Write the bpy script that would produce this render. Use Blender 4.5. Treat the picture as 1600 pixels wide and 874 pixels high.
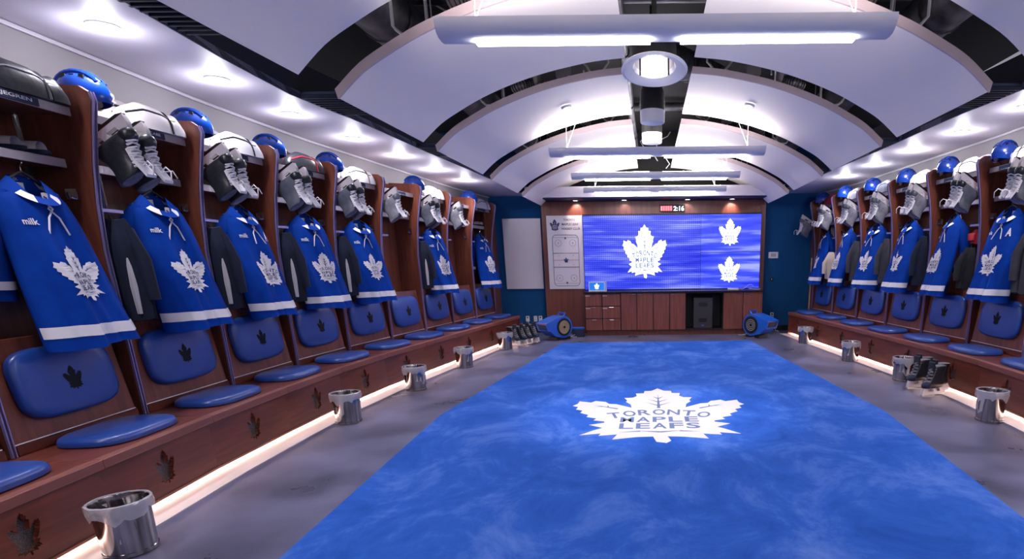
import bpy, bmesh, math, random
from mathutils import Vector, Matrix, geometry
S = bpy.context.scene
C = S.collection
for o in list(bpy.data.objects): bpy.data.objects.remove(o)
R = math.radians
random.seed(4)

# ------------------------------------------------------------------ camera
F_PX = 900.0; PITCH = R(15.03); ROLL = R(0.6); XC, YC = 1018.0, 648.7
cam = bpy.data.cameras.new('camera'); camo = bpy.data.objects.new('camera', cam); C.objects.link(camo)
cam.sensor_fit = 'HORIZONTAL'; cam.sensor_width = 36.0; cam.lens = F_PX / 1600 * 36
cam.shift_x = (800 - XC) / 1600; cam.shift_y = (YC - 437) / 1600
cam.clip_start = 0.05; cam.clip_end = 100
_F = Vector((0, math.cos(PITCH), -math.sin(PITCH))); _U = Vector((0, math.sin(PITCH), math.cos(PITCH))); _R = Vector((1, 0, 0))
_r = _R * math.cos(ROLL) - _U * math.sin(ROLL); _u = _U * math.cos(ROLL) + _R * math.sin(ROLL)
camo.matrix_world = Matrix(((_r.x, _u.x, -_F.x, -0.1), (_r.y, _u.y, -_F.y, 0), (_r.z, _u.z, -_F.z, 1.4), (0, 0, 0, 1)))
S.camera = camo
# ------------------------------------------------------------------ world, exposure
W = bpy.data.worlds.new('world'); S.world = W; W.use_nodes = True
W.node_tree.nodes['Background'].inputs[0].default_value = (0.62, 0.6, 0.72, 1)
W.node_tree.nodes['Background'].inputs[1].default_value = 0.25
S.view_settings.view_transform = 'Standard'; S.view_settings.look = 'None'
S.view_settings.exposure = 0.84; S.view_settings.gamma = 1.0; S.view_settings.use_curve_mapping = False
STRIP = 20.0      # emission of the pendant lamp strips
UPLT = 34.0        # emission of their upward strips
SPOT = 3.0       # watts of a soffit downlight
LED = 15.0         # emission of the strip under the benches
LAMP = (0.96, 0.93, 1.0)

# ------------------------------------------------------------------ materials
def lin(c):
    return tuple(((v / 255) / 12.92 if v / 255 <= 0.04045 else ((v / 255 + 0.055) / 1.055) ** 2.4) for v in c) + (1,)
MATS = {}
def mat(name, rgb, rough=0.5, metal=0.0, rgb2=None, scale=8.0, stretch=(1, 1, 1), bump=0.0, emit=0.0, trans=0.0, coat=0.0, alpha=1.0, detail=4.0, sheen=0.0, spec=None):
    m = bpy.data.materials.new(name); m.use_nodes = True; MATS[name] = m
    nt = m.node_tree; b = nt.nodes['Principled BSDF']
    b.inputs['Base Color'].default_value = lin(rgb)
    b.inputs['Roughness'].default_value = rough; b.inputs['Metallic'].default_value = metal
    if coat: b.inputs['Coat Weight'].default_value = coat; b.inputs['Coat Roughness'].default_value = 0.15
    if trans: b.inputs['Transmission Weight'].default_value = trans
    if spec is not None: b.inputs['Specular IOR Level'].default_value = spec
    if sheen: b.inputs['Sheen Weight'].default_value = sheen
    if alpha < 1: b.inputs['Alpha'].default_value = alpha
    if emit:
        b.inputs['Emission Color'].default_value = lin(rgb); b.inputs['Emission Strength'].default_value = emit
    if rgb2 or bump:
        tc = nt.nodes.new('ShaderNodeTexCoord'); mp = nt.nodes.new('ShaderNodeMapping'); nz = nt.nodes.new('ShaderNodeTexNoise')
        mp.inputs['Scale'].default_value = stretch; nz.inputs['Scale'].default_value = scale; nz.inputs['Detail'].default_value = detail
        nt.links.new(tc.outputs['Object'], mp.inputs['Vector']); nt.links.new(mp.outputs['Vector'], nz.inputs['Vector'])
        if rgb2:
            cr = nt.nodes.new('ShaderNodeValToRGB')
            cr.color_ramp.elements[0].position = 0.3; cr.color_ramp.elements[1].position = 0.7
            cr.color_ramp.elements[0].color = lin(rgb); cr.color_ramp.elements[1].color = lin(rgb2)
            nt.links.new(nz.outputs['Fac'], cr.inputs['Fac']); nt.links.new(cr.outputs['Color'], b.inputs['Base Color'])
        if bump:
            bp = nt.nodes.new('ShaderNodeBump'); bp.inputs['Strength'].default_value = bump; bp.inputs['Distance'].default_value = 0.01
            nt.links.new(nz.outputs['Fac'], bp.inputs['Height']); nt.links.new(bp.outputs['Normal'], b.inputs['Normal'])
    return m
mat('wood', (92, 45, 33), 0.4, rgb2=(124, 66, 48), scale=3, stretch=(9, 9, 0.7), coat=0.15)
mat('wood_bench', (88, 37, 26), 0.42, rgb2=(116, 54, 39), scale=3, stretch=(0.8, 9, 9), coat=0.05)
mat('wood_edge', (128, 74, 62), 0.35, rgb2=(146, 88, 74), scale=3, stretch=(0.8, 9, 9))
mat('wood_back', (96, 48, 38), 0.42, rgb2=(122, 66, 52), scale=2.2, stretch=(8, 8, 0.5), coat=0.1)
mat('wood_cab', (104, 52, 42), 0.4, rgb2=(134, 74, 58), scale=3, stretch=(9, 9, 0.6), coat=0.1)
mat('alu', (176, 170, 176), 0.38, 0.55)
mat('edge', (150, 140, 190), 0.35, 0.45)
mat('steel', (112, 108, 110), 0.12, 1.0, rgb2=(196, 190, 190), scale=6, stretch=(5, 5, .15), detail=2)  # brushed streaks; their light and dark tones paint in room reflections
mat('chrome', (225, 225, 228), 0.1, 1.0)
mat('perf', (120, 118, 122), 0.4, 0.6, rgb2=(60, 60, 64), scale=220, detail=0)
mat('wall_white', (158, 155, 158), 0.55)
mat('soffit', (222, 218, 226), 0.5)
mat('panel', (252, 242, 230), 0.7, bump=0.03, scale=60)
mat('panel_edge', (196, 176, 178), 0.6)
mat('fascia', (52, 52, 62), 0.6)
mat('black', (14, 14, 17), 0.6)
mat('void', (9, 9, 11), 0.8)
mat('duct', (112, 112, 120), 0.45, 0.5, rgb2=(34, 34, 38), scale=5)
mat('navy_wall', (16, 70, 120), 0.8, rgb2=(20, 78, 132), scale=40, spec=.2)
mat('navy', (18, 32, 66), 0.6)
mat('navy_dark', (8, 16, 38), 0.85, rgb2=(14, 26, 54), scale=10)
mat('vinyl', (28, 62, 140), 0.36, rgb2=(36, 72, 152), scale=5, coat=0.25)
mat('emboss', (3, 5, 18), 0.95)
mat('jersey', (0, 50, 140), 0.8, rgb2=(0, 57, 152), scale=14, spec=.12)
mat('jersey_in', (12, 40, 105), 0.8)
mat('white', (228, 226, 230), 0.5)
mat('white_cloth', (222, 218, 224), 0.75)
mat('offwhite', (204, 198, 200), 0.45)
mat('crest_blue', (16, 38, 92), 0.6)
mat('helmet', (12, 58, 152), 0.16, coat=0.6)
mat('black_leather', (26, 28, 34), 0.34, rgb2=(40, 42, 50), scale=60, bump=0.1)
mat('grey_leather', (96, 100, 112), 0.38, rgb2=(60, 62, 74), scale=9)
mat('blade', (205, 205, 210), 0.18, 1.0)
mat('dark_blade', (40, 38, 40), 0.35, 0.6)
mat('grey_pad', (132, 130, 140), 0.5, rgb2=(88, 88, 98), scale=12)
mat('red', (176, 24, 46), 0.6)
mat('green_cloth', (34, 66, 64), 0.8)
mat('charcoal', (44, 44, 52), 0.8, rgb2=(62, 62, 72), scale=6)
mat('black_cloth', (22, 22, 26), 0.85, rgb2=(34, 34, 40), scale=7)
mat('beige', (190, 174, 160), 0.7)
mat('counter', (36, 26, 28), 0.22)
mat('board', (214, 208, 216), 0.3)
mat('ink', (70, 66, 84), 0.6)
mat('ink_red', (176, 110, 130), 0.6)
mat('blower', (20, 92, 200), 0.32, coat=0.3)
mat('tan', (168, 146, 116), 0.5)
mat('speaker', (52, 50, 54), 0.55)
mat('liner', (244, 242, 250), 0.15, alpha=0.42, bump=1.0, scale=38)
mat('glass', (235, 240, 245), 0.05, trans=1.0)
mat('lamp', (244, 244, 255), 0.5, emit=STRIP)
mat('lamp_up', (250, 242, 244), 0.5, emit=UPLT)
mat('led', (255, 222, 208), 0.5, emit=LED)
mat('disc', (255, 250, 255), 0.5, emit=5.0)
mat('disc_soft', (255, 245, 250), 0.5, emit=1.4)
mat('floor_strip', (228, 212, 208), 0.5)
mat('baseboard', (10, 12, 16), 0.4)
mat('tv_white', (244, 248, 255), 0.3, emit=0.6)
mat('tv_text', (92, 112, 188), 0.4, emit=0.3)
mat('clock_red', (255, 90, 100), 0.4, emit=1.3)
mat('clock_white', (245, 245, 255), 0.4, emit=1.3)
mat('tablet_screen', (30, 104, 196), 0.3, emit=0.5)
mat('cable', (206, 204, 210), 0.5)
mat('stick', (214, 190, 150), 0.5)

def node_floor():
    m = bpy.data.materials.new('floor_rubber'); m.use_nodes = True; MATS['floor'] = m
    nt = m.node_tree; b = nt.nodes['Principled BSDF']; L = nt.links.new
    tc = nt.nodes.new('ShaderNodeTexCoord'); n1 = nt.nodes.new('ShaderNodeTexNoise'); n2 = nt.nodes.new('ShaderNodeTexNoise')
    n1.inputs['Scale'].default_value = 1.6; n1.inputs['Detail'].default_value = 6; n2.inputs['Scale'].default_value = 130; n2.inputs['Detail'].default_value = 3
    L(tc.outputs['Object'], n1.inputs['Vector']); L(tc.outputs['Object'], n2.inputs['Vector'])
    c1 = nt.nodes.new('ShaderNodeValToRGB'); c1.color_ramp.elements[0].position = .35; c1.color_ramp.elements[1].position = .68
    c1.color_ramp.elements[0].color = lin((76, 76, 100)); c1.color_ramp.elements[1].color = lin((116, 116, 148))
    c2 = nt.nodes.new('ShaderNodeValToRGB'); c2.color_ramp.elements[0].position = .62; c2.color_ramp.elements[1].position = .76
    c2.color_ramp.elements[0].color = (0, 0, 0, 1); c2.color_ramp.elements[1].color = (0.10, 0.10, 0.12, 1)
    mx = nt.nodes.new('ShaderNodeMix'); mx.data_type = 'RGBA'; mx.blend_type = 'ADD'; mx.inputs[0].default_value = 1
    L(n1.outputs['Fac'], c1.inputs['Fac']); L(n2.outputs['Fac'], c2.inputs['Fac']); L(c1.outputs['Color'], mx.inputs[6]); L(c2.outputs['Color'], mx.inputs[7])
    L(mx.outputs[2], b.inputs['Base Color'])
    rr = nt.nodes.new('ShaderNodeMapRange'); rr.inputs['To Min'].default_value = .2; rr.inputs['To Max'].default_value = .42
    L(n1.outputs['Fac'], rr.inputs['Value']); L(rr.outputs['Result'], b.inputs['Roughness'])
node_floor()
def node_carpet():
    m = bpy.data.materials.new('carpet_blue'); m.use_nodes = True; MATS['carpet'] = m
    nt = m.node_tree; b = nt.nodes['Principled BSDF']; L = nt.links.new
    tc = nt.nodes.new('ShaderNodeTexCoord'); mp = nt.nodes.new('ShaderNodeMapping'); mp.inputs['Scale'].default_value = (1.0, 0.7, 1)
    n1 = nt.nodes.new('ShaderNodeTexNoise'); n1.inputs['Scale'].default_value = 1.9; n1.inputs['Detail'].default_value = 9; n1.inputs['Roughness'].default_value = .7; n1.inputs['Distortion'].default_value = .5
    n2 = nt.nodes.new('ShaderNodeTexNoise'); n2.inputs['Scale'].default_value = 260; n2.inputs['Detail'].default_value = 1
    L(tc.outputs['Object'], mp.inputs['Vector']); L(mp.outputs['Vector'], n1.inputs['Vector']); L(tc.outputs['Object'], n2.inputs['Vector'])
    c1 = nt.nodes.new('ShaderNodeValToRGB'); e = c1.color_ramp.elements
    e[0].position = .24; e[0].color = lin((26, 74, 160)); e[1].position = .8; e[1].color = lin((112, 146, 222))
    k = e.new(.5); k.color = lin((48, 98, 192))
    L(n1.outputs['Fac'], c1.inputs['Fac']); L(c1.outputs['Color'], b.inputs['Base Color'])
    bp = nt.nodes.new('ShaderNodeBump'); bp.inputs['Strength'].default_value = .25; bp.inputs['Distance'].default_value = .004
    L(n2.outputs['Fac'], bp.inputs['Height']); L(bp.outputs['Normal'], b.inputs['Normal'])
    b.inputs['Roughness'].default_value = .95; b.inputs['Specular IOR Level'].default_value = .1
node_carpet()
def node_tv(name, dots):
    m = bpy.data.materials.new(name); m.use_nodes = True; MATS[name] = m
    nt = m.node_tree; b = nt.nodes['Principled BSDF']; L = nt.links.new
    tc = nt.nodes.new('ShaderNodeTexCoord'); mp = nt.nodes.new('ShaderNodeMapping'); mp.inputs['Scale'].default_value = (.35, 1, 4.5)
    n1 = nt.nodes.new('ShaderNodeTexNoise'); n1.inputs['Scale'].default_value = 2.2; n1.inputs['Detail'].default_value = 5
    L(tc.outputs['Object'], mp.inputs['Vector']); L(mp.outputs['Vector'], n1.inputs['Vector'])
    c1 = nt.nodes.new('ShaderNodeValToRGB'); e = c1.color_ramp.elements
    e[0].position = .33; e[0].color = lin((16, 36, 214)); e[1].position = .68; e[1].color = lin((150, 160, 248))
    k = e.new(.5); k.color = lin((58, 76, 232))
    L(n1.outputs['Fac'], c1.inputs['Fac'])
    col = c1.outputs['Color']
    if dots:
        vo = nt.nodes.new('ShaderNodeTexVoronoi'); vo.inputs['Scale'].default_value = 27; vo.inputs['Randomness'].default_value = 0
        sx = nt.nodes.new('ShaderNodeMapping'); sx.inputs['Scale'].default_value = (1, 0, 1)
        L(tc.outputs['Object'], sx.inputs['Vector']); L(sx.outputs['Vector'], vo.inputs['Vector'])
        cr = nt.nodes.new('ShaderNodeValToRGB'); cr.color_ramp.elements[0].position = .22; cr.color_ramp.elements[1].position = .4
        cr.color_ramp.elements[0].color = (.1, .12, .45, 1); cr.color_ramp.elements[1].color = (1, 1, 1, 1)
        L(vo.outputs['Distance'], cr.inputs['Fac'])
        mx = nt.nodes.new('ShaderNodeMix'); mx.data_type = 'RGBA'; mx.blend_type = 'MULTIPLY'; mx.inputs[0].default_value = 1
        L(col, mx.inputs[6]); L(cr.outputs['Color'], mx.inputs[7]); col = mx.outputs[2]
    L(col, b.inputs['Emission Color']); b.inputs['Emission Strength'].default_value = .72
    b.inputs['Base Color'].default_value = (.01, .01, .03, 1); b.inputs['Roughness'].default_value = .3
node_tv('tv_main', True); node_tv('tv_side', False)

# ------------------------------------------------------------------ mesh helpers
class MB:
    def __init__(s): s.v = []; s.f = []
    def add(s, v, f, M=None):
        k = len(s.v); s.v += [tuple(M @ Vector(p)) if M else tuple(p) for p in v]; s.f += [tuple(i + k for i in q) for q in f]; return s
    def box(s, x0, x1, y0, y1, z0, z1, M=None):
        v = [(x, y, z) for z in (z0, z1) for y in (y0, y1) for x in (x0, x1)]
        return s.add(v, [(0, 2, 3, 1), (4, 5, 7, 6), (0, 1, 5, 4), (2, 6, 7, 3), (0, 4, 6, 2), (1, 3, 7, 5)], M)
    def prism(s, poly, d0, d1, ax='y', holes=(), M=None):
        loops = [poly] + list(holes); flat = [p for l in loops for p in l]; n = len(flat)
        tri = geometry.tessellate_polygon([[Vector((a, b, 0)) for a, b in l] for l in loops])
        pt = {'y': lambda a, b, d: (a, d, b), 'x': lambda a, b, d: (d, a, b), 'z': lambda a, b, d: (a, b, d)}[ax]
        v = [pt(a, b, d0) for a, b in flat] + [pt(a, b, d1) for a, b in flat]
        f = [tuple(t) for t in tri] + [tuple(i + n for i in reversed(t)) for t in tri]
        k = 0
        for l in loops:
            m = len(l)
            for i in range(m): a, b = k + i, k + (i + 1) % m; f.append((a, b, b + n, a + n))
            k += m
        return s.add(v, f, M)
    def tube(s, pts, r, n=6, M=None, closed=False):
        pts = [Vector(p) for p in pts]; v = []; f = []; m = len(pts); up0 = None
        for i, p in enumerate(pts):
            a = pts[(i - 1) % m] if (closed or i) else p; b = pts[(i + 1) % m] if (closed or i < m - 1) else p
            t = (b - a).normalized()
            u = up0 if up0 else (Vector((0, 0, 1)) if abs(t.z) < .9 else Vector((1, 0, 0)))
            x = t.cross(u)
            if x.length < 1e-5: x = t.orthogonal()
            x.normalize(); y = x.cross(t); up0 = y
            rr = r[i] if isinstance(r, (list, tuple)) else r
            v += [p + x * rr * math.cos(2 * math.pi * k / n) + y * rr * math.sin(2 * math.pi * k / n) for k in range(n)]
        for i in range(m if closed else m - 1):
            j = (i + 1) % m
            for k in range(n): f.append((i * n + k, i * n + (k + 1) % n, j * n + (k + 1) % n, j * n + k))
        if not closed: f += [tuple(range(n))[::-1], tuple((m - 1) * n + k for k in range(n))]
        return s.add(v, f, M)
    def lathe(s, prof, n=24, c=(0, 0, 0), M=None, caps=True):
        v = []; f = []
        for r, z in prof:
            v += [(c[0] + r * math.cos(2 * math.pi * k / n), c[1] + r * math.sin(2 * math.pi * k / n), c[2] + z) for k in range(n)]
        for i in range(len(prof) - 1):
            for k in range(n): f.append((i * n + k, i * n + (k + 1) % n, (i + 1) * n + (k + 1) % n, (i + 1) * n + k))
        if caps: f += [tuple(range(n))[::-1], tuple((len(prof) - 1) * n + k for k in range(n))]
        return s.add(v, f, M)
    def loft(s, rings, caps=True, M=None, closed=True):
        n = len(rings[0]); v = [p for r in rings for p in r]; f = []
        for i in range(len(rings) - 1):
            for k in range(n if closed else n - 1): f.append((i * n + k, i * n + (k + 1) % n, (i + 1) * n + (k + 1) % n, (i + 1) * n + k))
        if caps: f += [tuple(range(n))[::-1], tuple((len(rings) - 1) * n + k for k in range(n))]
        return s.add(v, f, M)
    def grid(s, fn, nu, nv, M=None):
        v = [fn(i / nu, j / nv) for j in range(nv + 1) for i in range(nu + 1)]
        f = [(j * (nu + 1) + i, j * (nu + 1) + i + 1, (j + 1) * (nu + 1) + i + 1, (j + 1) * (nu + 1) + i) for j in range(nv) for i in range(nu)]
        return s.add(v, f, M)
    def mesh(s, name, m, angle=38):
        me = bpy.data.meshes.new(name); me.from_pydata(s.v, [], s.f); me.materials.append(MATS[m])
        bm = bmesh.new(); bm.from_mesh(me); bmesh.ops.recalc_face_normals(bm, faces=bm.faces); bm.to_mesh(me); bm.free()
        me.shade_smooth(); me.set_sharp_from_angle(angle=R(angle)); return me
    def build(s, name, m, parent=None, loc=(0, 0, 0), rz=0, bevel=0, angle=38):
        o = bpy.data.objects.new(name, s.mesh(name, m, angle)); C.objects.link(o); o.location = loc; o.rotation_euler = (0, 0, rz); o.parent = parent
        if bevel:
            b = o.modifiers.new('bevel', 'BEVEL'); b.width = bevel; b.segments = 2; b.limit_method = 'ANGLE'; b.angle_limit = R(40)
        return o
def empty(name, loc=(0, 0, 0), rz=0):
    o = bpy.data.objects.new(name, None); C.objects.link(o); o.location = loc; o.rotation_euler = (0, 0, rz); o.empty_display_size = .1; return o
def tag(o, label, cat, group=None):
    o['label'] = label; o['category'] = cat
    if group: o['group'] = group
    return o
def struct(o, label=None):
    o['kind'] = 'structure'
    if label: o['label'] = label
    return o
CH = {}
def copy_tree(o, parent=None):
    c = o.copy(); C.objects.link(c); c.parent = parent
    for ch in [x for x in bpy.data.objects if x.parent == o]: copy_tree(ch, c)
    return c
def frame(p, x, z):      # matrix whose columns are x, y = z cross x, z
    x = Vector(x).normalized(); z = Vector(z).normalized(); y = z.cross(x)
    return Matrix(((x.x, y.x, z.x, p[0]), (x.y, y.y, z.y, p[1]), (x.z, y.z, z.z, p[2]), (0, 0, 0, 1)))
def rrect(x0, x1, y0, y1, r, n=5):
    pts = []
    for cx, cy, a0 in ((x1 - r, y1 - r, 0), (x0 + r, y1 - r, 90), (x0 + r, y0 + r, 180), (x1 - r, y0 + r, 270)):
        for k in range(n + 1): a = R(a0 + 90 * k / n); pts.append((cx + r * math.cos(a), cy + r * math.sin(a)))
    return pts
def circle(cx, cy, r, n=24): return [(cx + r * math.cos(2 * math.pi * k / n), cy + r * math.sin(2 * math.pi * k / n)) for k in range(n)]
ORD = ['nearest', 'second', 'third', 'fourth', 'fifth', 'sixth', 'seventh', 'eighth', 'ninth', 'tenth', 'eleventh']

# ------------------------------------------------------------------ lettering and the leaf emblem
TXT = {}
def text2d(s, bold=0.02):
    if (s, bold) in TXT: return TXT[(s, bold)]
    cu = bpy.data.curves.new('lettering', 'FONT'); cu.body = s; cu.size = 1; cu.align_x = 'CENTER'; cu.offset = bold; cu.resolution_u = 3
    ob = bpy.data.objects.new('lettering', cu); C.objects.link(ob)
    me = bpy.data.meshes.new_from_object(ob.evaluated_get(bpy.context.evaluated_depsgraph_get()))
    v = [(p.co.x, p.co.y) for p in me.vertices]; f = [tuple(p.vertices) for p in me.polygons]
    bpy.data.objects.remove(ob); bpy.data.meshes.remove(me); bpy.data.curves.remove(cu)
    xs = [p[0] for p in v]; ys = [p[1] for p in v]; cx = (min(xs) + max(xs)) / 2; cy = (min(ys) + max(ys)) / 2; h = max(ys) - min(ys); w = max(xs) - min(xs)
    TXT[(s, bold)] = ([(x - cx, y - cy) for x, y in v], f, w, h); return TXT[(s, bold)]
def put_text(mb, s, cx, cy, w, h, mp, rot=0, bold=0.02):
    v, f, tw, th = text2d(s, bold); ca, sa = math.cos(rot), math.sin(rot)
    out = []
    for x, y in v:
        x *= w / tw; y *= h / th; out.append(mp(cx + x * ca - y * sa, cy + x * sa + y * ca))
    mb.add(out, f)
_half = [(0, 150), (20, 186), (44, 190), (46, 222), (72, 224), (68, 262), (80, 282), (107, 285), (96, 322), (100, 338), (84, 372), (80, 412),
         (128, 366), (150, 362), (162, 336), (194, 322), (206, 342), (244, 325), (246, 358), (258, 382), (240, 398), (243, 426), (222, 440), (226, 466), (200, 490), (203, 512), (174, 528), (180, 548), (150, 560), (148, 572), (188, 592), (150, 622), (168, 640), (203, 686), (150, 672), (154, 692), (108, 682), (118, 724), (58, 706), (18, 702)]
LEAF = [(x / 516, (452 - y) / 516) for x, y in _half] + [((26) / 516, (452 - 738) / 516), (14 / 516, (452 - 756) / 516), (-10 / 516, (452 - 746) / 516)] + [(-x / 516, (452 - y) / 516) for x, y in reversed(_half[1:])]
def _leaf_fine():
    bm = bmesh.new(); vs = [bm.verts.new((a, b, 0)) for a, b in LEAF]
    for t in geometry.tessellate_polygon([[Vector((a, b, 0)) for a, b in LEAF]]):
        try: bm.faces.new([vs[i] for i in t])
        except ValueError: pass
    for _ in range(4):
        e = [e for e in bm.edges if e.calc_length() > .13]
        if not e: break
        bmesh.ops.subdivide_edges(bm, edges=e, cuts=1); bmesh.ops.triangulate(bm, faces=bm.faces)
    bm.verts.index_update(); v = [(p.co.x, p.co.y) for p in bm.verts]; f = [tuple(p.index for p in q.verts) for q in bm.faces]; bm.free(); return v, f
LEAF_V, LEAF_F = _leaf_fine()
def leaf_face(w, mp): return MB().add([mp(a * w, b * w) for a, b in LEAF_V], LEAF_F)
def leaf_print(w, mp):        # lettering and veins of the emblem
    mb = MB(); u = w / 516
    Yp = lambda y: (452 - y) * u
    for k, ch in enumerate('TORONTO'):
        dx = (k - 3) * 42.0; put_text(mb, ch, dx * u, Yp(466 + 34 * (dx / 130) ** 2), 36 * u, 60 * u, mp, rot=-dx / 130 * R(13))
    for k, ch in enumerate('MAPLE'): put_text(mb, ch, (k - 2) * 44 * u, Yp(545), 37 * u, 52 * u, mp)
    for k, ch in enumerate('LEAFS'): put_text(mb, ch, (k - 2) * 44 * u, Yp(608), 37 * u, 52 * u, mp)
    def vein(x0, y0, x1, y1, t=4):
        d = Vector((x1 - x0, y1 - y0)); n = Vector((-d.y, d.x)).normalized() * t
        mb.add([mp((x0 + n.x) * u, Yp(y0 + n.y)), mp((x0 - n.x) * u, Yp(y0 - n.y)), mp(x1 * u, Yp(y1))], [(0, 1, 2)])
    vein(0, 420, 0, 240, 5)
    for sx in (1, -1):
        vein(0, 390, sx * 42, 345); vein(0, 345, sx * 34, 305); vein(0, 300, sx * 18, 270)
        vein(sx * 120, 425, sx * 200, 372, 5); vein(sx * 150, 405, sx * 152, 380, 3); vein(sx * 165, 395, sx * 195, 398, 3)
        vein(0, 664, sx * 60, 652, 5); vein(sx * 50, 656, sx * 106, 664, 4)
    return mb

# ------------------------------------------------------------------ plan of the room
HY = [-2.6, 1.0, 2.35, 3.9, 5.2, 5.9, 6.7, 7.75, 8.8, 10.1, 11.2]
HX = [2.25, 2.80, 2.965, 3.11, 3.155, 3.15, 3.09, 2.96, 2.845, 2.69, 2.565]
def lerp(x, xs, ys):
    if x <= xs[0]: return ys[0]
    for i in range(len(xs) - 1):
        if x <= xs[i + 1]: return ys[i] + (ys[i + 1] - ys[i]) * (x - xs[i]) / (xs[i + 1] - xs[i])
    return ys[-1]
hw = lambda y: lerp(y, HY, HX)
YB = 11.8          # back wall
DF = 0.48          # depth of the bench in front of the stall fronts
BK = 0.78          # back of the stalls
BZ = 0.414         # bench height
zsof = lambda y: lerp(y, [2, 4, YB], [2.84, 2.82, 2.62])
wallx = lambda y: lerp(y, [-2.6, 2.0, 4, 5.6, 7, 9, 10.6, YB], [3.3, 3.78, 3.93, 3.97, 3.9, 3.66, 3.46, 3.2])
soffx = lambda y: lerp(y, [-2.6, 2, 4.5, 5.5, 6.3, 7.7, 9.2, YB], [2.3, 2.85, 3.1, 3.13, 2.98, 2.86, 2.68, 2.45])

# ------------------------------------------------------------------ setting
fl = MB().box(-4.3, 4.3, -2.7, YB + .2, -.1, 0).build('floor', 'floor'); struct(fl, 'dark grey rubber floor')
YS = [-2.6 + i * .4 for i in range(37)]; YS = [y for y in YS if y < YB] + [YB]
for sd, nm in ((-1, 'left'), (1, 'right')):
    mb = MB(); mb.loft([[(sd * wallx(y), y, 0), (sd * wallx(y), y, 3.0), (sd * (wallx(y) + .12), y, 3.0), (sd * (wallx(y) + .12), y, 0)] for y in YS]); struct(mb.build('wall_' + nm, 'wall_white'), 'curved white wall above the %s lockers' % nm)
    mb = MB(); mb.loft([[(sd * soffx(y), y, zsof(y)), (sd * (wallx(y) + .05), y, zsof(y)), (sd * (wallx(y) + .05), y, zsof(y) + .06), (sd * soffx(y), y, zsof(y) + .06)] for y in YS]); struct(mb.build('ceiling_soffit_' + nm, 'soffit'), 'white soffit over the %s bench' % nm)
    mb = MB(); mb.loft([[(sd * soffx(y), y, zsof(y) + .005), (sd * (soffx(y) + .03), y, zsof(y) + .005), (sd * (soffx(y) + .03), y, zsof(y) + .3), (sd * soffx(y), y, zsof(y) + .3)] for y in YS]); struct(mb.build('trim_%d' % (1 if sd < 0 else 2), 'fascia'))
    mb = MB(); mb.tube([(sd * (wallx(y) - .012), y, zsof(y) - .02) for y in YS], .014, 6); struct(mb.build('trim_%d' % (3 if sd < 0 else 4), 'soffit'))
struct(MB().box(-4.3, 4.3, YB, YB + .12, 0, 3.9).build('wall_back', 'navy_wall'), 'navy blue end wall')
struct(MB().box(-4.3, 4.3, -2.75, -2.6, 0, 3.9).build('wall_near', 'wall_white'))
struct(MB().box(-4.3, 4.3, -2.7, YB + .1, 3.75, 3.9).build('ceiling', 'void'), 'black open ceiling above the panels')
struct(MB().box(-3.1, -2.17, YB - .015, YB, 0, .1).build('baseboard_left', 'baseboard')); struct(MB().box(2.13, 3.1, YB - .015, YB, 0, .1).build('baseboard_right', 'baseboard'))
struct(MB().box(-2.44, 2.44, YB - .02, YB - .002, 2.66, 3.74).build('wall_back_upper', 'void'), 'black end of the ceiling void')
WY = 11.66
wp = empty('wall_panelling', (0, WY, 0)); struct(wp, 'dark wood panelling behind the video wall')
MB().box(-2.17, -1.40, 0, .14, 0, 2.5).build('panel_board', 'wood_back', wp); MB().box(-1.395, 2.04, 0, .14, 2.24, 2.5).build('panel_board', 'wood_back', wp)
MB().box(-1.395, 2.04, .03, .14, 0, 2.235).build('panel_board', 'wood_back', wp); MB().box(2.045, 2.13, 0, .14, 0, 2.5).build('panel_board', 'wood_back', wp)
bm_ = empty('ceiling_beam', (0, 11.1, 0)); struct(bm_, 'white and navy beam over the wood panelling')
MB().box(-2.35, 2.35, 0, .05, 2.52, 2.7).build('beam_face', 'soffit', bm_); MB().box(-2.35, 2.35, .05, .69, 2.505, 2.56).build('beam_underside', 'navy', bm_)
for i, x in enumerate((-1.49, -.57, .62, 1.46)):
    d = empty('recessed_spotlight', (x, 11.5, 2.5)); tag(d, '%s recessed spotlight from the left in the beam over the wood panelling' % ('leftmost', 'second', 'third', 'rightmost')[i], 'spotlight', 'spotlights over the video wall')
    MB().lathe([(.05, -.006), (.075, -.006), (.075, .004), (.05, .004)], 20, caps=False).build('ring', 'chrome', d); MB().lathe([(.001, 0), (.05, -.001)], 20, caps=False).build('lens', 'disc', d)
    l = bpy.data.lights.new('spot', 'SPOT'); l.energy = (13, 4, 4, 13)[i]; l.color = (1, .78, .66); l.spot_size = R(80); l.spot_blend = .5; l.shadow_soft_size = .03
    lo = bpy.data.objects.new('spot', l); C.objects.link(lo); lo.location = (x, 11.5, 2.495); lo.rotation_euler = (R(38), 0, 0)

# carpet with the big emblem
cp = [(-1.70, -1.5), (-1.93, 2.6), (-2.09, 5.24), (-1.65, 10.12), (1.65, 10.2), (2.09, 5.24), (1.94, 2.9), (1.72, -1.5)]
crp = empty('carpet', (0, 0, 0)); tag(crp, 'large blue carpet with white leaf emblem in the middle of the floor', 'carpet')
MB().prism(cp, 0.0005, .012, 'z').build('pile', 'carpet', crp)
fm = lambda dz: (lambda a, b: (a - .03, 5.31 + b, dz))
lf = leaf_face(1.70, fm(.0135)).build('emblem', 'white_cloth', crp); lf['label'] = 'white leaf emblem with team lettering'
leaf_print(1.70, fm(.0148)).build('lettering', 'crest_blue', lf)
mat('floor_print', (96, 116, 158), .8); bpy.data.objects[[o.name for o in lf.children][0]].data.materials[0] = MATS['floor_print']

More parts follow.
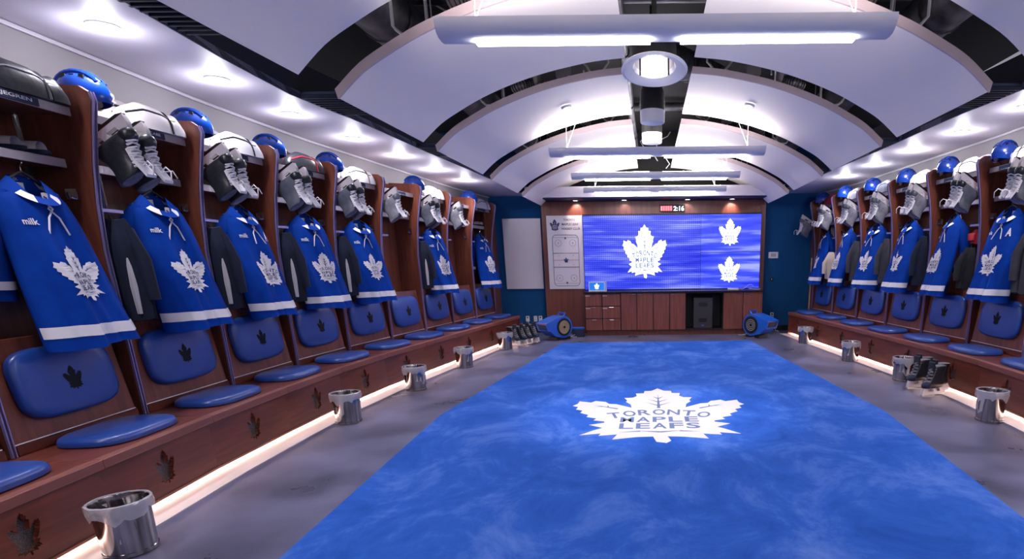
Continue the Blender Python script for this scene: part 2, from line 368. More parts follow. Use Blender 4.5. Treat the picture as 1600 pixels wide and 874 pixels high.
# ------------------------------------------------------------------ vaulted acoustic panels
AX = [(0.29, 3.06), (.55, 3.035), (.82, 2.985), (1.05, 2.93), (1.27, 2.86), (1.5, 2.77), (1.70, 2.67), (1.88, 2.565), (2.05, 2.42)]
def _spline(P, n=4):
    out = []
    for i in range(len(P) - 1):
        a, b, c, d = P[max(i - 1, 0)], P[i], P[i + 1], P[min(i + 2, len(P) - 1)]
        for k in range(n):
            t = k / n; out.append(tuple(.5 * (2 * b[j] + (c[j] - a[j]) * t + (2 * a[j] - 5 * b[j] + 4 * c[j] - d[j]) * t * t + (3 * b[j] - a[j] - 3 * c[j] + d[j]) * t ** 3) for j in (0, 1)))
    return out + [P[-1]]
AX = _spline(AX)
ROWS = [(2.1, 3.6), (4.08, 5.5), (5.92, 7.45), (7.93, 9.45), (9.92, 11.55)]
for i, (y0, y1) in enumerate(ROWS):
    for sd, nm in ((-1, 'left'), (1, 'right')):
        e = empty('ceiling_panel', (sd * 1.2, (y0 + y1) / 2, 2.8)); tag(e, '%s curved white acoustic panel from the camera on the %s of the ceiling' % (ORD[i], nm), 'ceiling panel', 'curved acoustic panels')
        k = 1 + .012 * i
        def sec(y, o0, o1): return [(sd * (x * k - 1.2), y - (y0 + y1) / 2, z - 2.8 + o0) for x, z in AX] + [(sd * ((x + .012) * k - 1.2), y - (y0 + y1) / 2, z - 2.8 + o1) for x, z in reversed(AX)]
        MB().loft([sec(y0 + .006, 0, .035), sec(y1, 0, .035)]).build('shell', 'panel', e)
        MB().loft([sec(y0 - .012, -.006, .05), sec(y0 + .005, -.006, .05)]).build('edge_band', 'panel_edge', e)
        for q in range(3):      # hanger wires
            yy = y0 + .2 + q * (y1 - y0 - .4) / 2 - (y0 + y1) / 2
            MB().tube([(sd * (1.5 - 1.2), yy, .01), (sd * .3, yy, .95)], .004, 4).build('hanger_wire', 'alu', e)
        if i in (2, 4):
            d = empty('ceiling_spotlight', (sd * .95, (y0 + y1) / 2 - .1, 2.95)); tag(d, 'small white spotlight set in the %s %s ceiling panel' % (ORD[i], nm), 'spotlight', 'small spotlights in the panels')
            tl = Matrix.Rotation(sd * R(15), 4, 'Y')
            MB().lathe([(.03, -.022), (.05, -.022), (.055, 0), (.03, 0)], 18, caps=False, M=tl).build('ring', 'white', d); MB().lathe([(.001, -.018), (.03, -.02)], 18, caps=False, M=tl).build('lens', 'disc', d)

# black void: ducts, pipes, cables
def duct(lab, pts, r, m='duct', ribs=0):
    e = empty('air_duct', pts[0]); tag(e, lab, 'duct'); p0 = Vector(pts[0]); mb = MB(); mb.tube([Vector(p) - p0 for p in pts], r, 16); mb.build('pipe', m, e)
    a, b = Vector(pts[0]), Vector(pts[-1])
    for k in range(ribs):
        c = a.lerp(b, (k + .5) / ribs) - p0; t = (b - a).normalized(); MB().tube([c - t * .012, c + t * .012], r + .012, 16).build('band', m, e)
duct('wide dark round duct above the left ceiling panels', [(-2.1, 1.2, 3.24), (-2.1, 11.4, 3.24)], .2, ribs=12)
duct('wide dark round duct above the right ceiling panels', [(2.15, 1.2, 3.25), (2.15, 11.4, 3.25)], .19, ribs=12)
duct('dark flexible duct crossing behind the pendant speakers', [(.0, 6.95, 3.55), (.8, 7.85, 3.5)], .15, ribs=14)
duct('thin dark pipe running along the ceiling gap, left of centre', [(-.34, 1.5, 3.4), (-.34, 11.4, 3.4)], .05, ribs=5)
duct('dark cross duct above the gap before the second panels', [(-3, 3.85, 3.62), (3, 3.85, 3.62)], .1, ribs=6)
duct('dark cross duct above the gap before the third panels', [(-3, 5.7, 3.63), (3, 5.7, 3.63)], .09, ribs=6)
duct('dark cross duct above the gap before the fifth panels', [(-2.9, 9.69, 3.66), (2.9, 9.69, 3.66)], .06, ribs=6)
rnd = random.Random(9)
for i, (x, y) in enumerate(((-1.1, 3.85), (1.35, 3.82), (-2.75, 4.1), (2.75, 3.9), (1.1, 5.72), (1.75, 5.7), (-1.9, 5.72), (-.1, 10.2), (.15, 11.0))):
    pts = []; 
    for k in range(9): pts.append((.12 * math.sin(k * .9 + i) + rnd.uniform(-.03, .03), rnd.uniform(-.05, .05), -.05 - .075 * k))
    o = MB().tube(pts, .008, 5).build('ceiling_cable', 'cable', None, (x, y, 3.62)); tag(o, 'loose pale cable in the black ceiling void, %s' % ('left, near the first pendant light', 'right, near the first pendant light', 'above the nearest left grille', 'above the right soffit', 'right, just behind the round pendant', 'far right, beside the second right panel', 'left, behind the second left panel', 'behind the farther pendant speaker', 'just before the beam')[i], 'cable', 'loose cables in the ceiling void')
rnd = random.Random(21)
arcz = lambda x: lerp(abs(x), [p[0] for p in AX], [p[1] for p in AX])
for gi, gy in enumerate((3.84, 5.71, 7.69)):      # cables, junction boxes and flexible hoses lying over the panels behind each gap
    yc = gy + .55; band = lambda x: max(1.4 + (arcz(x) - 1.4) / gy * yc, arcz(abs(x) / 1.04) + .17)
    for sd, nm in ((-1, 'left'), (1, 'right')):
        where = 'in the %s ceiling gap from the camera, %s side' % (ORD[gi], nm)
        e = empty('flexible_hose', (sd * 1.2, yc, 0)); tag(e, 'ribbed grey flexible hose ' + where, 'hose', 'flexible hoses in the ceiling void')
        path = [(sd * (.2 * t), .03 * math.sin(5 * t + gi), band(1.2 + .2 * t) + .02) for t in [k / 12 for k in range(13)]]
        path = [(path[0][0], path[0][1], 3.74)] + path
        MB().tube(path, .05, 10).build('hose', 'alu', e)
        for k in range(1, 13): d = (Vector(path[k + 1]) - Vector(path[k])) * .2; MB().tube([Vector(path[k]) - d, Vector(path[k]) + d], .058, 10).build('rib', 'duct', e)
        bx = empty('junction_box', (sd * .92, yc, min(3.6, band(.92) + .03))); tag(bx, 'grey metal junction box ' + where, 'junction box', 'junction boxes in the ceiling void')
        MB().box(-.07, .07, -.05, .05, -.05, .05).build('case', 'alu', bx, bevel=.006); MB().tube([(0, 0, .05), (0, 0, 3.75 - bx.location.z)], .012, 6).build('conduit', 'alu', bx)
        for q in range(2):
            xb = sd * ((.62, 1.66)[q] + rnd.uniform(-.05, .05)); zb = band(xb); pts = [(-.12, 0, 3.74 - zb)] + [(.24 * (t - .5), rnd.uniform(-.02, .02), .05 - .1 * math.sin(math.pi * t) * rnd.uniform(.7, 1.1)) for t in [k / 8 for k in range(9)]] + [(.12, 0, 3.74 - zb)]
            o = MB().tube(pts, .011, 6).build('cable_loop', 'cable' if q else 'offwhite', None, (xb, yc, zb)); tag(o, '%s pale slack cable loop ' % ('inner', 'outer')[q] + where, 'cable', 'slack cable loops in the ceiling void')
for i, (sd, y) in enumerate(((-1, 3.9), (-1, 5.78), (-1, 7.75), (-1, 9.75), (1, 5.75), (1, 7.7), (1, 9.7))):
    x = soffx(y); e = empty('vent_grille', (sd * x, y, zsof(y)))
    nth = [3.9, 5.78, 7.75, 9.75].index(y) if sd < 0 else [5.75, 7.7, 9.7].index(y)
    tag(e, '%s dark blue ceiling grille beside the %s soffit' % (ORD[nth], 'left' if sd < 0 else 'right'), 'vent', 'dark ceiling grilles')
    MB().box(-.3 if sd > 0 else 0, 0 if sd > 0 else .3, -.3, .3, .03, .05).build('backing', 'navy', e)
    for k in range(9):
        a = -.28 + k * .07; MB().box(-.3 if sd > 0 else 0, 0 if sd > 0 else .3, a, a + .02, 0, .03).build('slat', 'navy_dark', e)

# ------------------------------------------------------------------ lamps
def pendant(y, i, zc=2.6, half=1.26):
    e = empty('pendant_light', (0, y, zc)); tag(e, '%s long white pendant light from the camera, with two lit strips' % ORD[i], 'pendant light', 'long pendant lights')
    sec = [(-.115, .085), (-.108, .055), (-.085, .022), (-.05, .004), (0, 0), (.05, .004), (.085, .022), (.108, .055), (.115, .085), (.09, .09), (-.09, .09)]
    MB().loft([[(x, a, b) for a, b in sec] for x in (-half, half)]).build('housing', 'white', e, angle=30)
    for s in (-1, 1):
        a, b = (.085, half - .2); MB().box(min(s * a, s * b), max(s * a, s * b), -.022, .022, -.018, .004).build('lamp_strip', 'lamp', e)
        MB().box(min(s * .1, s * (half - .1)), max(s * .1, s * (half - .1)), -.05, .05, .091, .097).build('uplight_strip', 'lamp_up', e)
        MB().tube([(s * (half - .2), 0, .105), (s * (half - .2), 0, 1.1)], .004, 4).build('suspension_wire', 'alu', e)
        MB().tube([(s * (half - .2), 0, .105), (s * (half - .2) - s * .12, .05, .4), (s * (half - .2), 0, 1.0)], .003, 4).build('power_cable', 'cable', e)
    return e
for i, y in enumerate((3.68, 7.35, 9.3, 10.9)): pendant(y, i, (2.6, 2.585, 2.585, 2.57)[i])
for y, wd in ((1.5, 'above'), (-.7, 'behind')):      # lamps of the same run behind the viewer
    p = pendant(y, 0); tag(p, 'long white pendant light %s the viewpoint, out of view' % wd, 'pendant light', 'long pendant lights')
e = empty('round_pendant', (-.05, 4.95, 2.80)); tag(e, 'round white pendant downlight under the ceiling gap', 'pendant light')
TR = Matrix.Rotation(R(-11), 4, 'X')
MB().lathe([(.15, .06), (.165, .03), (.235, .0), (.255, .006), (.25, .016), (.18, .045), (.165, .06)], 40, caps=False, M=TR).build('reflector', 'white', e)
MB().lathe([(.155, .05), (.145, .2)], 36, caps=False, M=TR).build('inner_reflector', 'alu', e)
MB().lathe([(.001, .2), (.145, .2), (.16, .19), (.165, .061), (.17, .061), (.17, .24), (.001, .26)], 32, caps=False, M=TR).build('cap', 'black', e)
rl = bpy.data.lights.new('round_lamp', 'SPOT'); rl.energy = 150; rl.color = LAMP; rl.spot_size = R(64); rl.spot_blend = .9; rl.shadow_soft_size = .1
rlo = bpy.data.objects.new('round_lamp', rl); C.objects.link(rlo); rlo.location = (-.05, 4.97, 2.77); rlo.rotation_euler = (R(6), 0, 0)
for k in range(4): MB().tube([(-.05 + k * .033, .06, .02), (-.05 + k * .033, .06, .19)], .011, 8, M=TR).build('lamp_tube', 'disc', e)
for k in (-1, 1): MB().box(k * .11 - .006, k * .11 + .006, .04, .06, .0, .2, M=TR).build('bracket', 'black', e)
MB().tube([(0, 0, .22), (0, 0, .93)], .02, 8).build('stem', 'black', e)
for i, (y, z) in enumerate(((6.25, 2.72), (7.6, 2.78))):
    e = empty('pendant_speaker', (-.06, y, z)); tag(e, '%s black pendant speaker with white lower ring in the ceiling gap' % ('nearer', 'farther')[i], 'speaker', 'pendant speakers')
    MB().lathe([(.001, -.01), (.115, -.01), (.12, .0), (.122, .1), (.11, .1)], 28, caps=False).build('grille_ring', 'white', e)
    MB().lathe([(.12, .1), (.125, .16), (.115, .27), (.085, .34), (.05, .36), (.001, .36)], 28, caps=False).build('housing', 'black', e)
    MB().tube([(0, 0, .35), (0, 0, 1.0)], .018, 8).build('stem', 'black', e)
def downlight(x, y, z, lab):
    e = empty('recessed_downlight', (x, y, z)); tag(e, lab, 'downlight', 'recessed downlights in the soffits')
    MB().lathe([(.062, -.006), (.085, -.008), (.09, .002), (.062, .002)], 26, caps=False).build('ring', 'white', e); MB().lathe([(.001, -.002), (.063, -.003)], 26, caps=False).build('lens', 'disc', e)
    l = bpy.data.lights.new('downlight', 'POINT'); l.energy = SPOT; l.color = LAMP; l.shadow_soft_size = .06
    lo = bpy.data.objects.new('downlight_glow', l); C.objects.link(lo); lo.location = (x, y, z - .1)
    l = bpy.data.lights.new('downlight', 'SPOT'); l.energy = SPOT * 9; l.color = LAMP; l.spot_size = R(120); l.spot_blend = .8; l.shadow_soft_size = .05
    lo = bpy.data.objects.new('downlight_beam', l); C.objects.link(lo); lo.location = (x, y, z - .02)
for sd, nm in ((-1, 'left'), (1, 'right')):
    for i in range(11):
        y = .1 + i * .98; x = sd * (lerp(y, [0, 4, 6, 8, 11], [3.15, 3.42, 3.46, 3.26, 2.92]))
        vis = i - (4 if sd < 0 else 5)
        downlight(x, y, zsof(y), ('%s recessed downlight from the camera in the %s soffit' % (ORD[vis], nm)) if vis >= 0 else 'recessed downlight in the %s soffit out of view, %s from the far end' % (nm, ORD[10 - i] if i else 'last'))

# ------------------------------------------------------------------ benches and stalls
PL, PR = .903, .93
BL = [1.97 + PL * k for k in range(11)]                 # left boundaries, near to far
BR = [11.2 - PR * j for j in range(9)]                  # right boundaries, far to near
BL = [1.97 - 2 * PL, 1.97 - PL] + BL
def chord(sd, ya, yb):
    a = Vector((sd * hw(ya), ya)); b = Vector((sd * hw(yb), yb)); lo, hi = (a, b) if a.y < b.y else (b, a)
    t = (hi - lo) if sd < 0 else (lo - hi); w = t.length; m = (a + b) / 2
    return (m.x, m.y, 0), math.atan2(t.y, t.x), w
DIV = [(0, BZ + .004), (0, 1.5), (-.025, 1.78), (-.06, 2.0), (-.11, 2.22), (-.145, 2.36), (-.135, 2.41), (-.09, 2.44), (BK - DF, 2.46), (BK - DF, BZ + .004)]
LEAFH = [(a, b) for a, b in LEAF]
def cushion_pad(w, d, h, n=4.0, nu=22, nv=16):     # pillow with rounded outline: (x, y, z up)
    def sq(u, v):
        x, y = 2 * u - 1, 2 * v - 1
        return x, y
    mb = MB()
    rings = []
    for t, sc, z in ((0, .96, 0), (.1, 1.0, .12 * h), (.2, 1.0, .45 * h), (.3, .97, .75 * h), (.5, .9, .93 * h), (.7, .7, 1.0 * h), (.8, .4, 1.03 * h), (.9, .1, 1.04 * h)):
        ring = []
        for k in range(40):
            a = 2 * math.pi * k / 40; c, s_ = math.cos(a), math.sin(a)
            ring.append((w / 2 * sc * math.copysign(abs(c) ** (2 / n), c), d / 2 * sc * math.copysign(abs(s_) ** (2 / n), s_), z))
        rings.append(ring)
    return mb.loft(rings)
def bench_piece(par, w, k):
    hx = w / 2
    MB().box(-hx + .001, hx - .001, .03, .66, BZ - .035, BZ).build('bench_top', 'wood_bench', par[0], par[1], par[2], bevel=.003)
    MB().box(-hx + .001, hx - .001, -.022, .029, BZ - .05, BZ + .001).build('front_edge', 'wood_edge', par[0], par[1], par[2], bevel=.004)
    hole = [(a * .16, b * .185 + .215) for a, b in LEAFH]
    MB().prism([(-hx, .05), (hx, .05), (hx, BZ - .05), (-hx, BZ - .05)], .012, .034, 'y', [hole]).build('front_panel', 'wood_bench', par[0], par[1], par[2], angle=20)
    MB().box(-.12, .12, .046, .05, .09, .34).build('vent_mesh', 'perf', par[0], par[1], par[2])
    MB().box(-hx, hx, .004, .036, .034, .0495).build('bottom_rail', 'wood_edge', par[0], par[1], par[2])
    MB().box(-hx, hx, .06, .075, .02, .034).build('light_strip', 'led', par[0], par[1], par[2])
    MB().box(-hx, hx, .09, .1, 0, .3).build('kick_board', 'offwhite', par[0], par[1], par[2])
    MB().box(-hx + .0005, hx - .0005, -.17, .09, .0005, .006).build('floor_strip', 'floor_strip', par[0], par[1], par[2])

# --- stall carcass
BS = BZ + .004
def stall(loc, rz, w, s, lab, end=False, lattice=False, plate=None):
    e = empty('locker_stall', loc, rz); tag(e, lab, 'locker', 'wooden locker stalls'); hx = w / 2
    near = -hx * s           # local x of the divider nearer the viewer
    def divider(x):
        MB().prism([(DF + a, b) for a, b in DIV], x - .014, x + .014, 'x').build('divider', 'wood', e, angle=25)
        pl = [(x, DF + a - .0105, b) for a, b in DIV[:7]]
        for dx in (-.014, .007):
            mb = MB(); mb.loft([[(p[0] + dx, p[1] - .006, p[2]), (p[0] + dx + .007, p[1] - .006, p[2]), (p[0] + dx + .007, p[1] + .006, p[2]), (p[0] + dx, p[1] + .006, p[2])] for p in pl]); mb.build('edge_trim', 'edge', e)
    divider(near)
    if end: divider(-near)
    MB().box(-hx + .03, hx - .03, BK - .02, BK, BS, 2.44).build('back_panel', 'wood', e)
    for z, nm in ((2.27, 'top_shelf'), (1.985, 'lower_shelf')):
        yf = DF - .045 if z > 2.2 else DF + .05
        MB().box(-hx + .03, hx - .03, yf + .012, BK - .02, z, z + .03).build(nm, 'wood', e)
        MB().box(-hx + .03, hx - .03, yf, yf + .011, z - .008, z + .042).build('shelf_edge', 'alu', e, bevel=.002)
    px = .045 if s > 0 else -.1
    pm = MB().box(px - .16, px + .16, DF - .057, DF - .0455, 2.266, 2.306).build('name_plate', 'navy', e)
    mb = MB()
    if plate: put_text(mb, plate, px, 2.286, .24, .024, lambda a, b: (a, DF - .0578, b))
    else: mb.box(px - .13, px + .13, DF - .0578, DF - .0572, 2.269, 2.271)
    mb.build('lettering', 'white', pm)
    # cubby with a small leaf panel by the nearer divider
    a, b = sorted((near + s * .024, near + s * .215))
    MB().box(a, b, DF + .1, DF + .115, 1.76, 1.98).build('cubby_panel', 'navy' if not lattice else 'wood', e)
    MB().box(a, b, DF + .0, DF + .24, 1.735, 1.755).build('cubby_ledge', 'edge', e)
    if not lattice: leaf_face(.1, lambda p, q: (near + s * .115 + p, DF + .099, 1.875 + q)).build('leaf_decal', 'offwhite', e)
    MB().box(*sorted((near + s * .2155, near + s * .228)), DF + .1, DF + .24, 1.735, 1.985).build('cubby_side', 'wood', e)
    if lattice:
        mb = MB(); z0, z1 = 2.03, 2.26
        for k in range(-6, 22):
            for dr in (1, -1):
                x0 = -hx + k * .05; x1 = x0 + (z1 - z0); p = [(x0, z0), (x1, z1)] if dr > 0 else [(x0, z1), (x1, z0)]
                if min(x0, x1) < -hx + .02 or max(x0, x1) > hx - .02: continue
                mb.tube([(p[0][0], BK - .05, p[0][1]), (p[1][0], BK - .05, p[1][1])], .007, 4)
        mb.build('lattice', 'tan', e)['kind'] = 'stuff'
    # leaning backrest board, its trim line and base strip
    t = math.atan2(.06, .54); Mb = Matrix.Translation((0, DF + .005, BS + .05)) @ Matrix.Rotation(-t, 4, 'X')
    MB().box(-hx + .03, hx - .03, 0, .02, 0, .56, M=Mb).build('backrest_board', 'wood', e, bevel=.004)
    MB().box(-hx + .03, hx - .03, -.004, .0, .004, .010, M=Mb).build('trim_line', 'white', e)
    MB().box(-hx + .03, hx - .03, DF - .008, DF + .012, BS, BS + .05).build('base_strip', 'wood_bench', e)
    bc = cushion_pad(.66, .40, .055).build('back_cushion', 'vinyl', e)
    bc.matrix_local = Mb @ Matrix.Translation((0, -.002, .295)) @ Matrix.Rotation(R(90), 4, 'X')
    leaf_face(.125, lambda p, q: (p, q, .0583)).build('embossed_leaf', 'emboss', bc)
    # chrome hook on the farther divider
    hk = -near - s * .02
    MB().box(*sorted((hk, hk - s * .006)), DF + .04, DF + .10, 1.80, 1.86).build('hook_plate', 'chrome', e)
    MB().tube([(hk - s * .004, DF + .07, 1.81), (hk - s * .05, DF + .05, 1.80), (hk - s * .07, DF + .04, 1.83)], .006, 6).build('hook', 'chrome', e)
    return e

# --- jersey
JZ0, JZ1 = 1.88, .95
def jw(z): return lerp(JZ0 - z, [0, .04, .12, .25, .5, .95], [.085, .135, .19, .222, .248, .288])
def jd(z): return lerp(JZ0 - z, [0, .06, .2, .5, .95], [.045, .06, .085, .10, .12])
def jfold(q, z, ph): 
    k = max(0, (JZ0 - z) / .93)
    return .024 * k * math.sin(7 * q + ph) + .016 * k * math.sin(15 * q + 2 * ph + 2 * z) + .009 * math.sin(9 * z + 4 * q + ph)
def jy(x, z, ph):
    q = max(-1, min(1, x / jw(z))); return -jd(z) * max(0, 1 - abs(q) ** 2.4) ** .5 - .16 * ((JZ0 - z) / .93) ** 1.3 + jfold(q, z, ph) * (1 - q * q) 
def jback(x, z, ph):
    q = max(-1, min(1, x / jw(z))); return .7 * jd(z) * max(0, 1 - abs(q) ** 2.4) ** .5 - .16 * ((JZ0 - z) / .93) ** 1.3 + .5 * jfold(-q, z, ph + 2) * (1 - q * q)
def qmap(u): return math.sin((u - .5) * math.pi)
def jersey_body(ph, mb=None, jm='jersey', parent=None):
    neck = lambda q: .055 * max(0, 1 - (q / .8) ** 2)
    def fr(u, v):
        q = qmap(u); z = JZ0 - (JZ0 - JZ1) * v ** 1.15
        drop = .125 * max(0, 1 - v * 5) * max(0, 1 - q * q)
        z -= drop; return (jw(JZ0 - (JZ0 - JZ1) * v ** 1.15) * q, jy(jw(z) * q, z, ph), z + (.012 * math.sin(3 * q + ph) if v > .98 else 0))
    def bk(u, v):
        q = qmap(u); z = JZ0 - (JZ0 - JZ1) * v ** 1.15
        return (jw(z) * q, jback(jw(z) * q, z, ph), z)
    return MB().grid(fr, 36, 30).grid(bk, 24, 20).build('body', jm, parent, angle=70)
def make_jersey(ph, letter=None, sponsor=True, neck_text=None):
    e = empty('hockey_jersey'); jersey_body(ph, parent=e)
    on = lambda off: (lambda a, b: (a, jy(a, b, ph) - off, b))
    # collar: white side pieces, blue front and back
    def col(a0, a1):
        def fn(u, v):
            a = a0 + (a1 - a0) * u; q = math.sin(a); fr = (math.cos(a) + 1) / 2
            z = JZ0 - .125 * fr ** 1.2 + .016 - v * .04; x = (jw(JZ0) + .004 + v * .03) * q; y = -(.05 + .03 * fr) * math.cos(a) - .012 - .012 * v * math.copysign(1, math.cos(a)) - .02 * v * fr
            return (x, y, z)
        return fn
    for a0, a1, m_ in ((-32, 32, 'jersey'), (32, 140, 'white_cloth'), (140, 220, 'jersey'), (220, 328, 'white_cloth')):
        MB().grid(col(R(a0), R(a1)), 16, 3).build('collar', m_, e, angle=70)
    MB().box(-.025, .025, .030, .032, 1.80, 1.855).build('neck_label', 'white_cloth', e)
    if neck_text:
        mb = MB(); put_text(mb, neck_text, 0, 1.872, .14, .012, lambda a, b: (a, .034 - a * a * 2, b)); mb.build('neck_lettering', 'offwhite', e)
    # laces
    mb = MB()
    for s in (-1, 1):
        mb.tube([(s * .012, jy(0, 1.735, ph) - .006, 1.745), (-s * .012, jy(0, 1.715, ph) - .008, 1.715), (s * .03, jy(0, 1.66, ph) - .006, 1.665), (s * .06, jy(.06, 1.57, ph) - .006, 1.575)], .005, 5)
    mb.tube([(-.022, jy(0, 1.74, ph) - .006, 1.742), (.022, jy(0, 1.74, ph) - .006, 1.738)], .005, 5); mb.build('lace', 'white_cloth', e)
    # shield, crest, stripe
    sh = MB().prism([(-.018, .022), (0, .026), (.018, .022), (.016, -.01), (0, -.026), (-.016, -.01)], 0, .002, 'y', M=Matrix.Translation((0, jy(0, 1.775, ph) - .010, 1.775))).build('league_shield', 'offwhite', e)
    MB().box(-.010, .010, -.0008, 0, -.004, .004, M=Matrix.Translation((0, jy(0, 1.775, ph) - .010, 1.775)) @ Matrix.Rotation(R(28), 4, 'Y')).build('shield_bar', 'crest_blue', sh)
    cw = .265; cz = 1.36
    cr = leaf_face(cw, lambda a, b: (a, jy(a, b + cz, ph) - .006, b + cz)).build('crest', 'white_cloth', e, angle=70); cr['label'] = 'white leaf crest with team lettering'
    leaf_print(cw, lambda a, b: (a, jy(a, b + cz, ph) - .0085, b + cz)).build('crest_lettering', 'crest_blue', cr)
    def stp(u, v):
        q = qmap(u); z = 1.075 - .062 * v; x = jw(z) * q; return (x * 1.01, jy(x, z, ph) - .004, z)
    MB().grid(stp, 36, 3).build('hem_stripe', 'white_cloth', e, angle=70)
    if letter:
        mb = MB(); put_text(mb, letter, .12, 1.64, .055, .08, on(.007), bold=.04); mb.build('captain_letter', 'white_cloth', e)
    if sponsor:
        mb = MB(); put_text(mb, 'milk', -.13, 1.64, .07, .034, on(.006), bold=.02); mb.build('sponsor_patch', 'white_cloth', e)
    for s in (-1, 1):
        pts = [(s * .12, .0, 1.80), (s * .17, .03, 1.69), (s * .205, .07, 1.48), (s * .21, .08, 1.22)]
        sl = MB().tube(pts, [.045, .068, .066, .06], 14).build('sleeve', 'jersey', e, angle=70)
        MB().tube([(s * .208, .0765, 1.325), (s * .2085, .078, 1.28)], [.066, .065], 14).build('sleeve_stripe', 'white_cloth', sl)
    MB().tube([(-.17, .01, 1.80), (-.04, 0, 1.89), (0, 0, 1.91), (.04, 0, 1.89), (.17, .01, 1.80)], .008, 6).build('hanger', 'black', e)
    MB().tube([(0, 0, 1.905), (0, 0, 1.94), (.015, 0, 1.958), (.028, .008, 1.966)], .004, 6).build('hanger_hook', 'chrome', e)
    return e
def make_garment(m, ph, wd=.15, z0=1.69, z1=1.05, dp=.07, stripe=None):
    """a jacket or pair of hockey pants hanging edge-on beside the divider"""
    e = empty('hanging_garment')
    def rg(t):
        z = z0 + (z1 - z0) * t; w = wd / 2 * (.55 + .42 * min(1, t * 5)); d = dp * (.6 + .4 * min(1, t * 4)) * (1 + .1 * math.sin(3 * t + ph))
        return [(w * math.cos(a) * (1 + .06 * math.sin(5 * a + ph + 3 * t)), d * math.sin(a) * (1 + .2 * math.sin(6 * a + ph)), z + .008 * math.sin(3 * a)) for a in [2 * math.pi * k / 28 for k in range(28)]]
    MB().loft([rg(t / 14) for t in range(15)]).build('cloth', m, e, angle=70)
    MB().tube([(0, -dp * .7, z0 - .06), (-.01, -dp * 1.2, z0 - (z0 - z1) * .4), (0, -dp * 1.25, z0 - (z0 - z1) * .8)], [.03, .042, .036], 10).build('sleeve', m, e, angle=70)
    if stripe: MB().tube([(-wd * .3, -dp * .62, z0 - .24), (-wd * .33, -dp * .66, z0 - .42), (-wd * .3, -dp * .62, z0 - .6)], [.012, .022, .016], 6).build('side_stripe', stripe, e)
    MB().tube([(0, 0, z0 - .01), (0, .01, z0 + .025)], .006, 5).build('hanging_loop', 'black', e)
    return e

# --- skate
def skate_parts(e, M, boot='black_leather', cap='black_leather', lace='white_cloth', hold='offwhite', blade='blade', dangle=True, tongue='white_cloth'):
    def ring(z, xh, xf, w, n=22):
        c, a = (xh + xf) / 2, (xf - xh) / 2
        return [(c + a * math.copysign(abs(math.cos(t)) ** .85, math.cos(t)), w * (1 - .18 * max(0, math.cos(t))) * math.copysign(abs(math.sin(t)) ** .8, math.sin(t)), z) for t in [2 * math.pi * k / n for k in range(n)]]
    def P(name, mb, m, par=None): 
        o = MB(); o.add(mb.v, mb.f, M); return o.build(name, m, par or e, angle=50)
    b = P('boot', MB().loft([ring(*r) for r in ((.083, -.12, .14, .036), (.095, -.13, .15, .045), (.125, -.13, .145, .048), (.15, -.122, .118, .046), (.18, -.113, .082, .043), (.215, -.11, .056, .042), (.25, -.116, .048, .046), (.285, -.128, .044, .05), (.305, -.13, .02, .05))]), boot)
    P('toe_cap', MB().loft([ring(*r) for r in ((.086, .07, .155, .041), (.1, .066, .162, .047), (.125, .068, .158, .046), (.143, .08, .142, .038), (.152, .098, .122, .02))]), cap)
    P('cuff_lining', MB().loft([ring(.303, -.118, .03, .042), ring(.309, -.112, .02, .038)]), 'grey_pad', b)
    P('tongue', MB().prism([(.085, .175), (.066, .24), (.07, .345), (.056, .355), (.045, .24), (.06, .175)], -.036, .036, 'y'), tongue)
    mb = MB()
    for k in range(9):
        t = k / 8; x = .118 - .062 * t ** .8; z = .152 + .125 * t; d = .005 if k % 2 else -.005
        mb.tube([(x - .022, -.036, z - .004), (x + .006, -.02, z + d), (x + .010, .0, z), (x + .006, .02, z - d), (x - .022, .036, z - .004)], .0065, 5)
    if dangle:
        mb.tube([(.07, .01, .285), (.12, .03, .29), (.13, .035, .33), (.10, .04, .37)], .0045, 5); mb.tube([(.07, -.01, .285), (.11, -.03, .30), (.10, -.04, .345)], .0045, 5)
    P('laces', mb, lace)
    h = P('blade_holder', MB().prism([(-.13, .09), (.0, .088), (.15, .094), (.165, .06), (.172, .014), (-.155, .014), (-.158, .045)], -.017, .017, 'y', [[(-.085, .04), (-.055, .074), (-.025, .074), (-.035, .04)], [(.015, .046), (.025, .072), (.095, .072), (.085, .046)]]), hold)
    P('blade', MB().prism([(-.165, .018), (-.162, .004), (-.14, -.012), (.13, -.012), (.165, 0), (.182, .018)], -.002, .002, 'y'), blade, h)
def make_skates(mats, hang=True, name='skate_pair'):
    e = empty(name)
    return e

# --- protective gear
def make_guard(m, rim, ph, knee=None):
    e = empty('shin_guard')
    def rg(t, k=1.0, n=18):
        w = lerp(t, [0, .08, .3, .6, .75, .86, .95, 1], [.035, .06, .075, .08, .07, .078, .07, .035]) * k; h = lerp(t, [0, .08, .35, .65, .78, .88, 1], [.03, .065, .105, .10, .075, .085, .03]) * k
        x = -.20 + .42 * t
        return [(x, w * math.cos(a), h * math.sin(a) ** .8 if a <= math.pi else 0) for a in [math.pi * j / n for j in range(n + 1)]]
    MB().loft([rg(t / 18) for t in range(19)]).build('shell', m, e, angle=60)
    kn = MB().loft([[(x, y * 1.05, z * 1.07) for x, y, z in rg(.76 + .23 * t / 6)] for t in range(7)]).build('knee_cap', knee or m, e, angle=60)
    for t in (.73,):
        MB().tube([(x, y * 1.02, z * 1.02 + .002) for x, y, z in rg(t)], .006, 5).build('strap', rim, e)
    for j in (4, 14): MB().tube([(p[0], p[1] * 1.01, p[2] * 1.02) for p in [rg(t / 12)[j] for t in range(1, 12)]], .0045, 5).build('piping', rim, e)
    return e
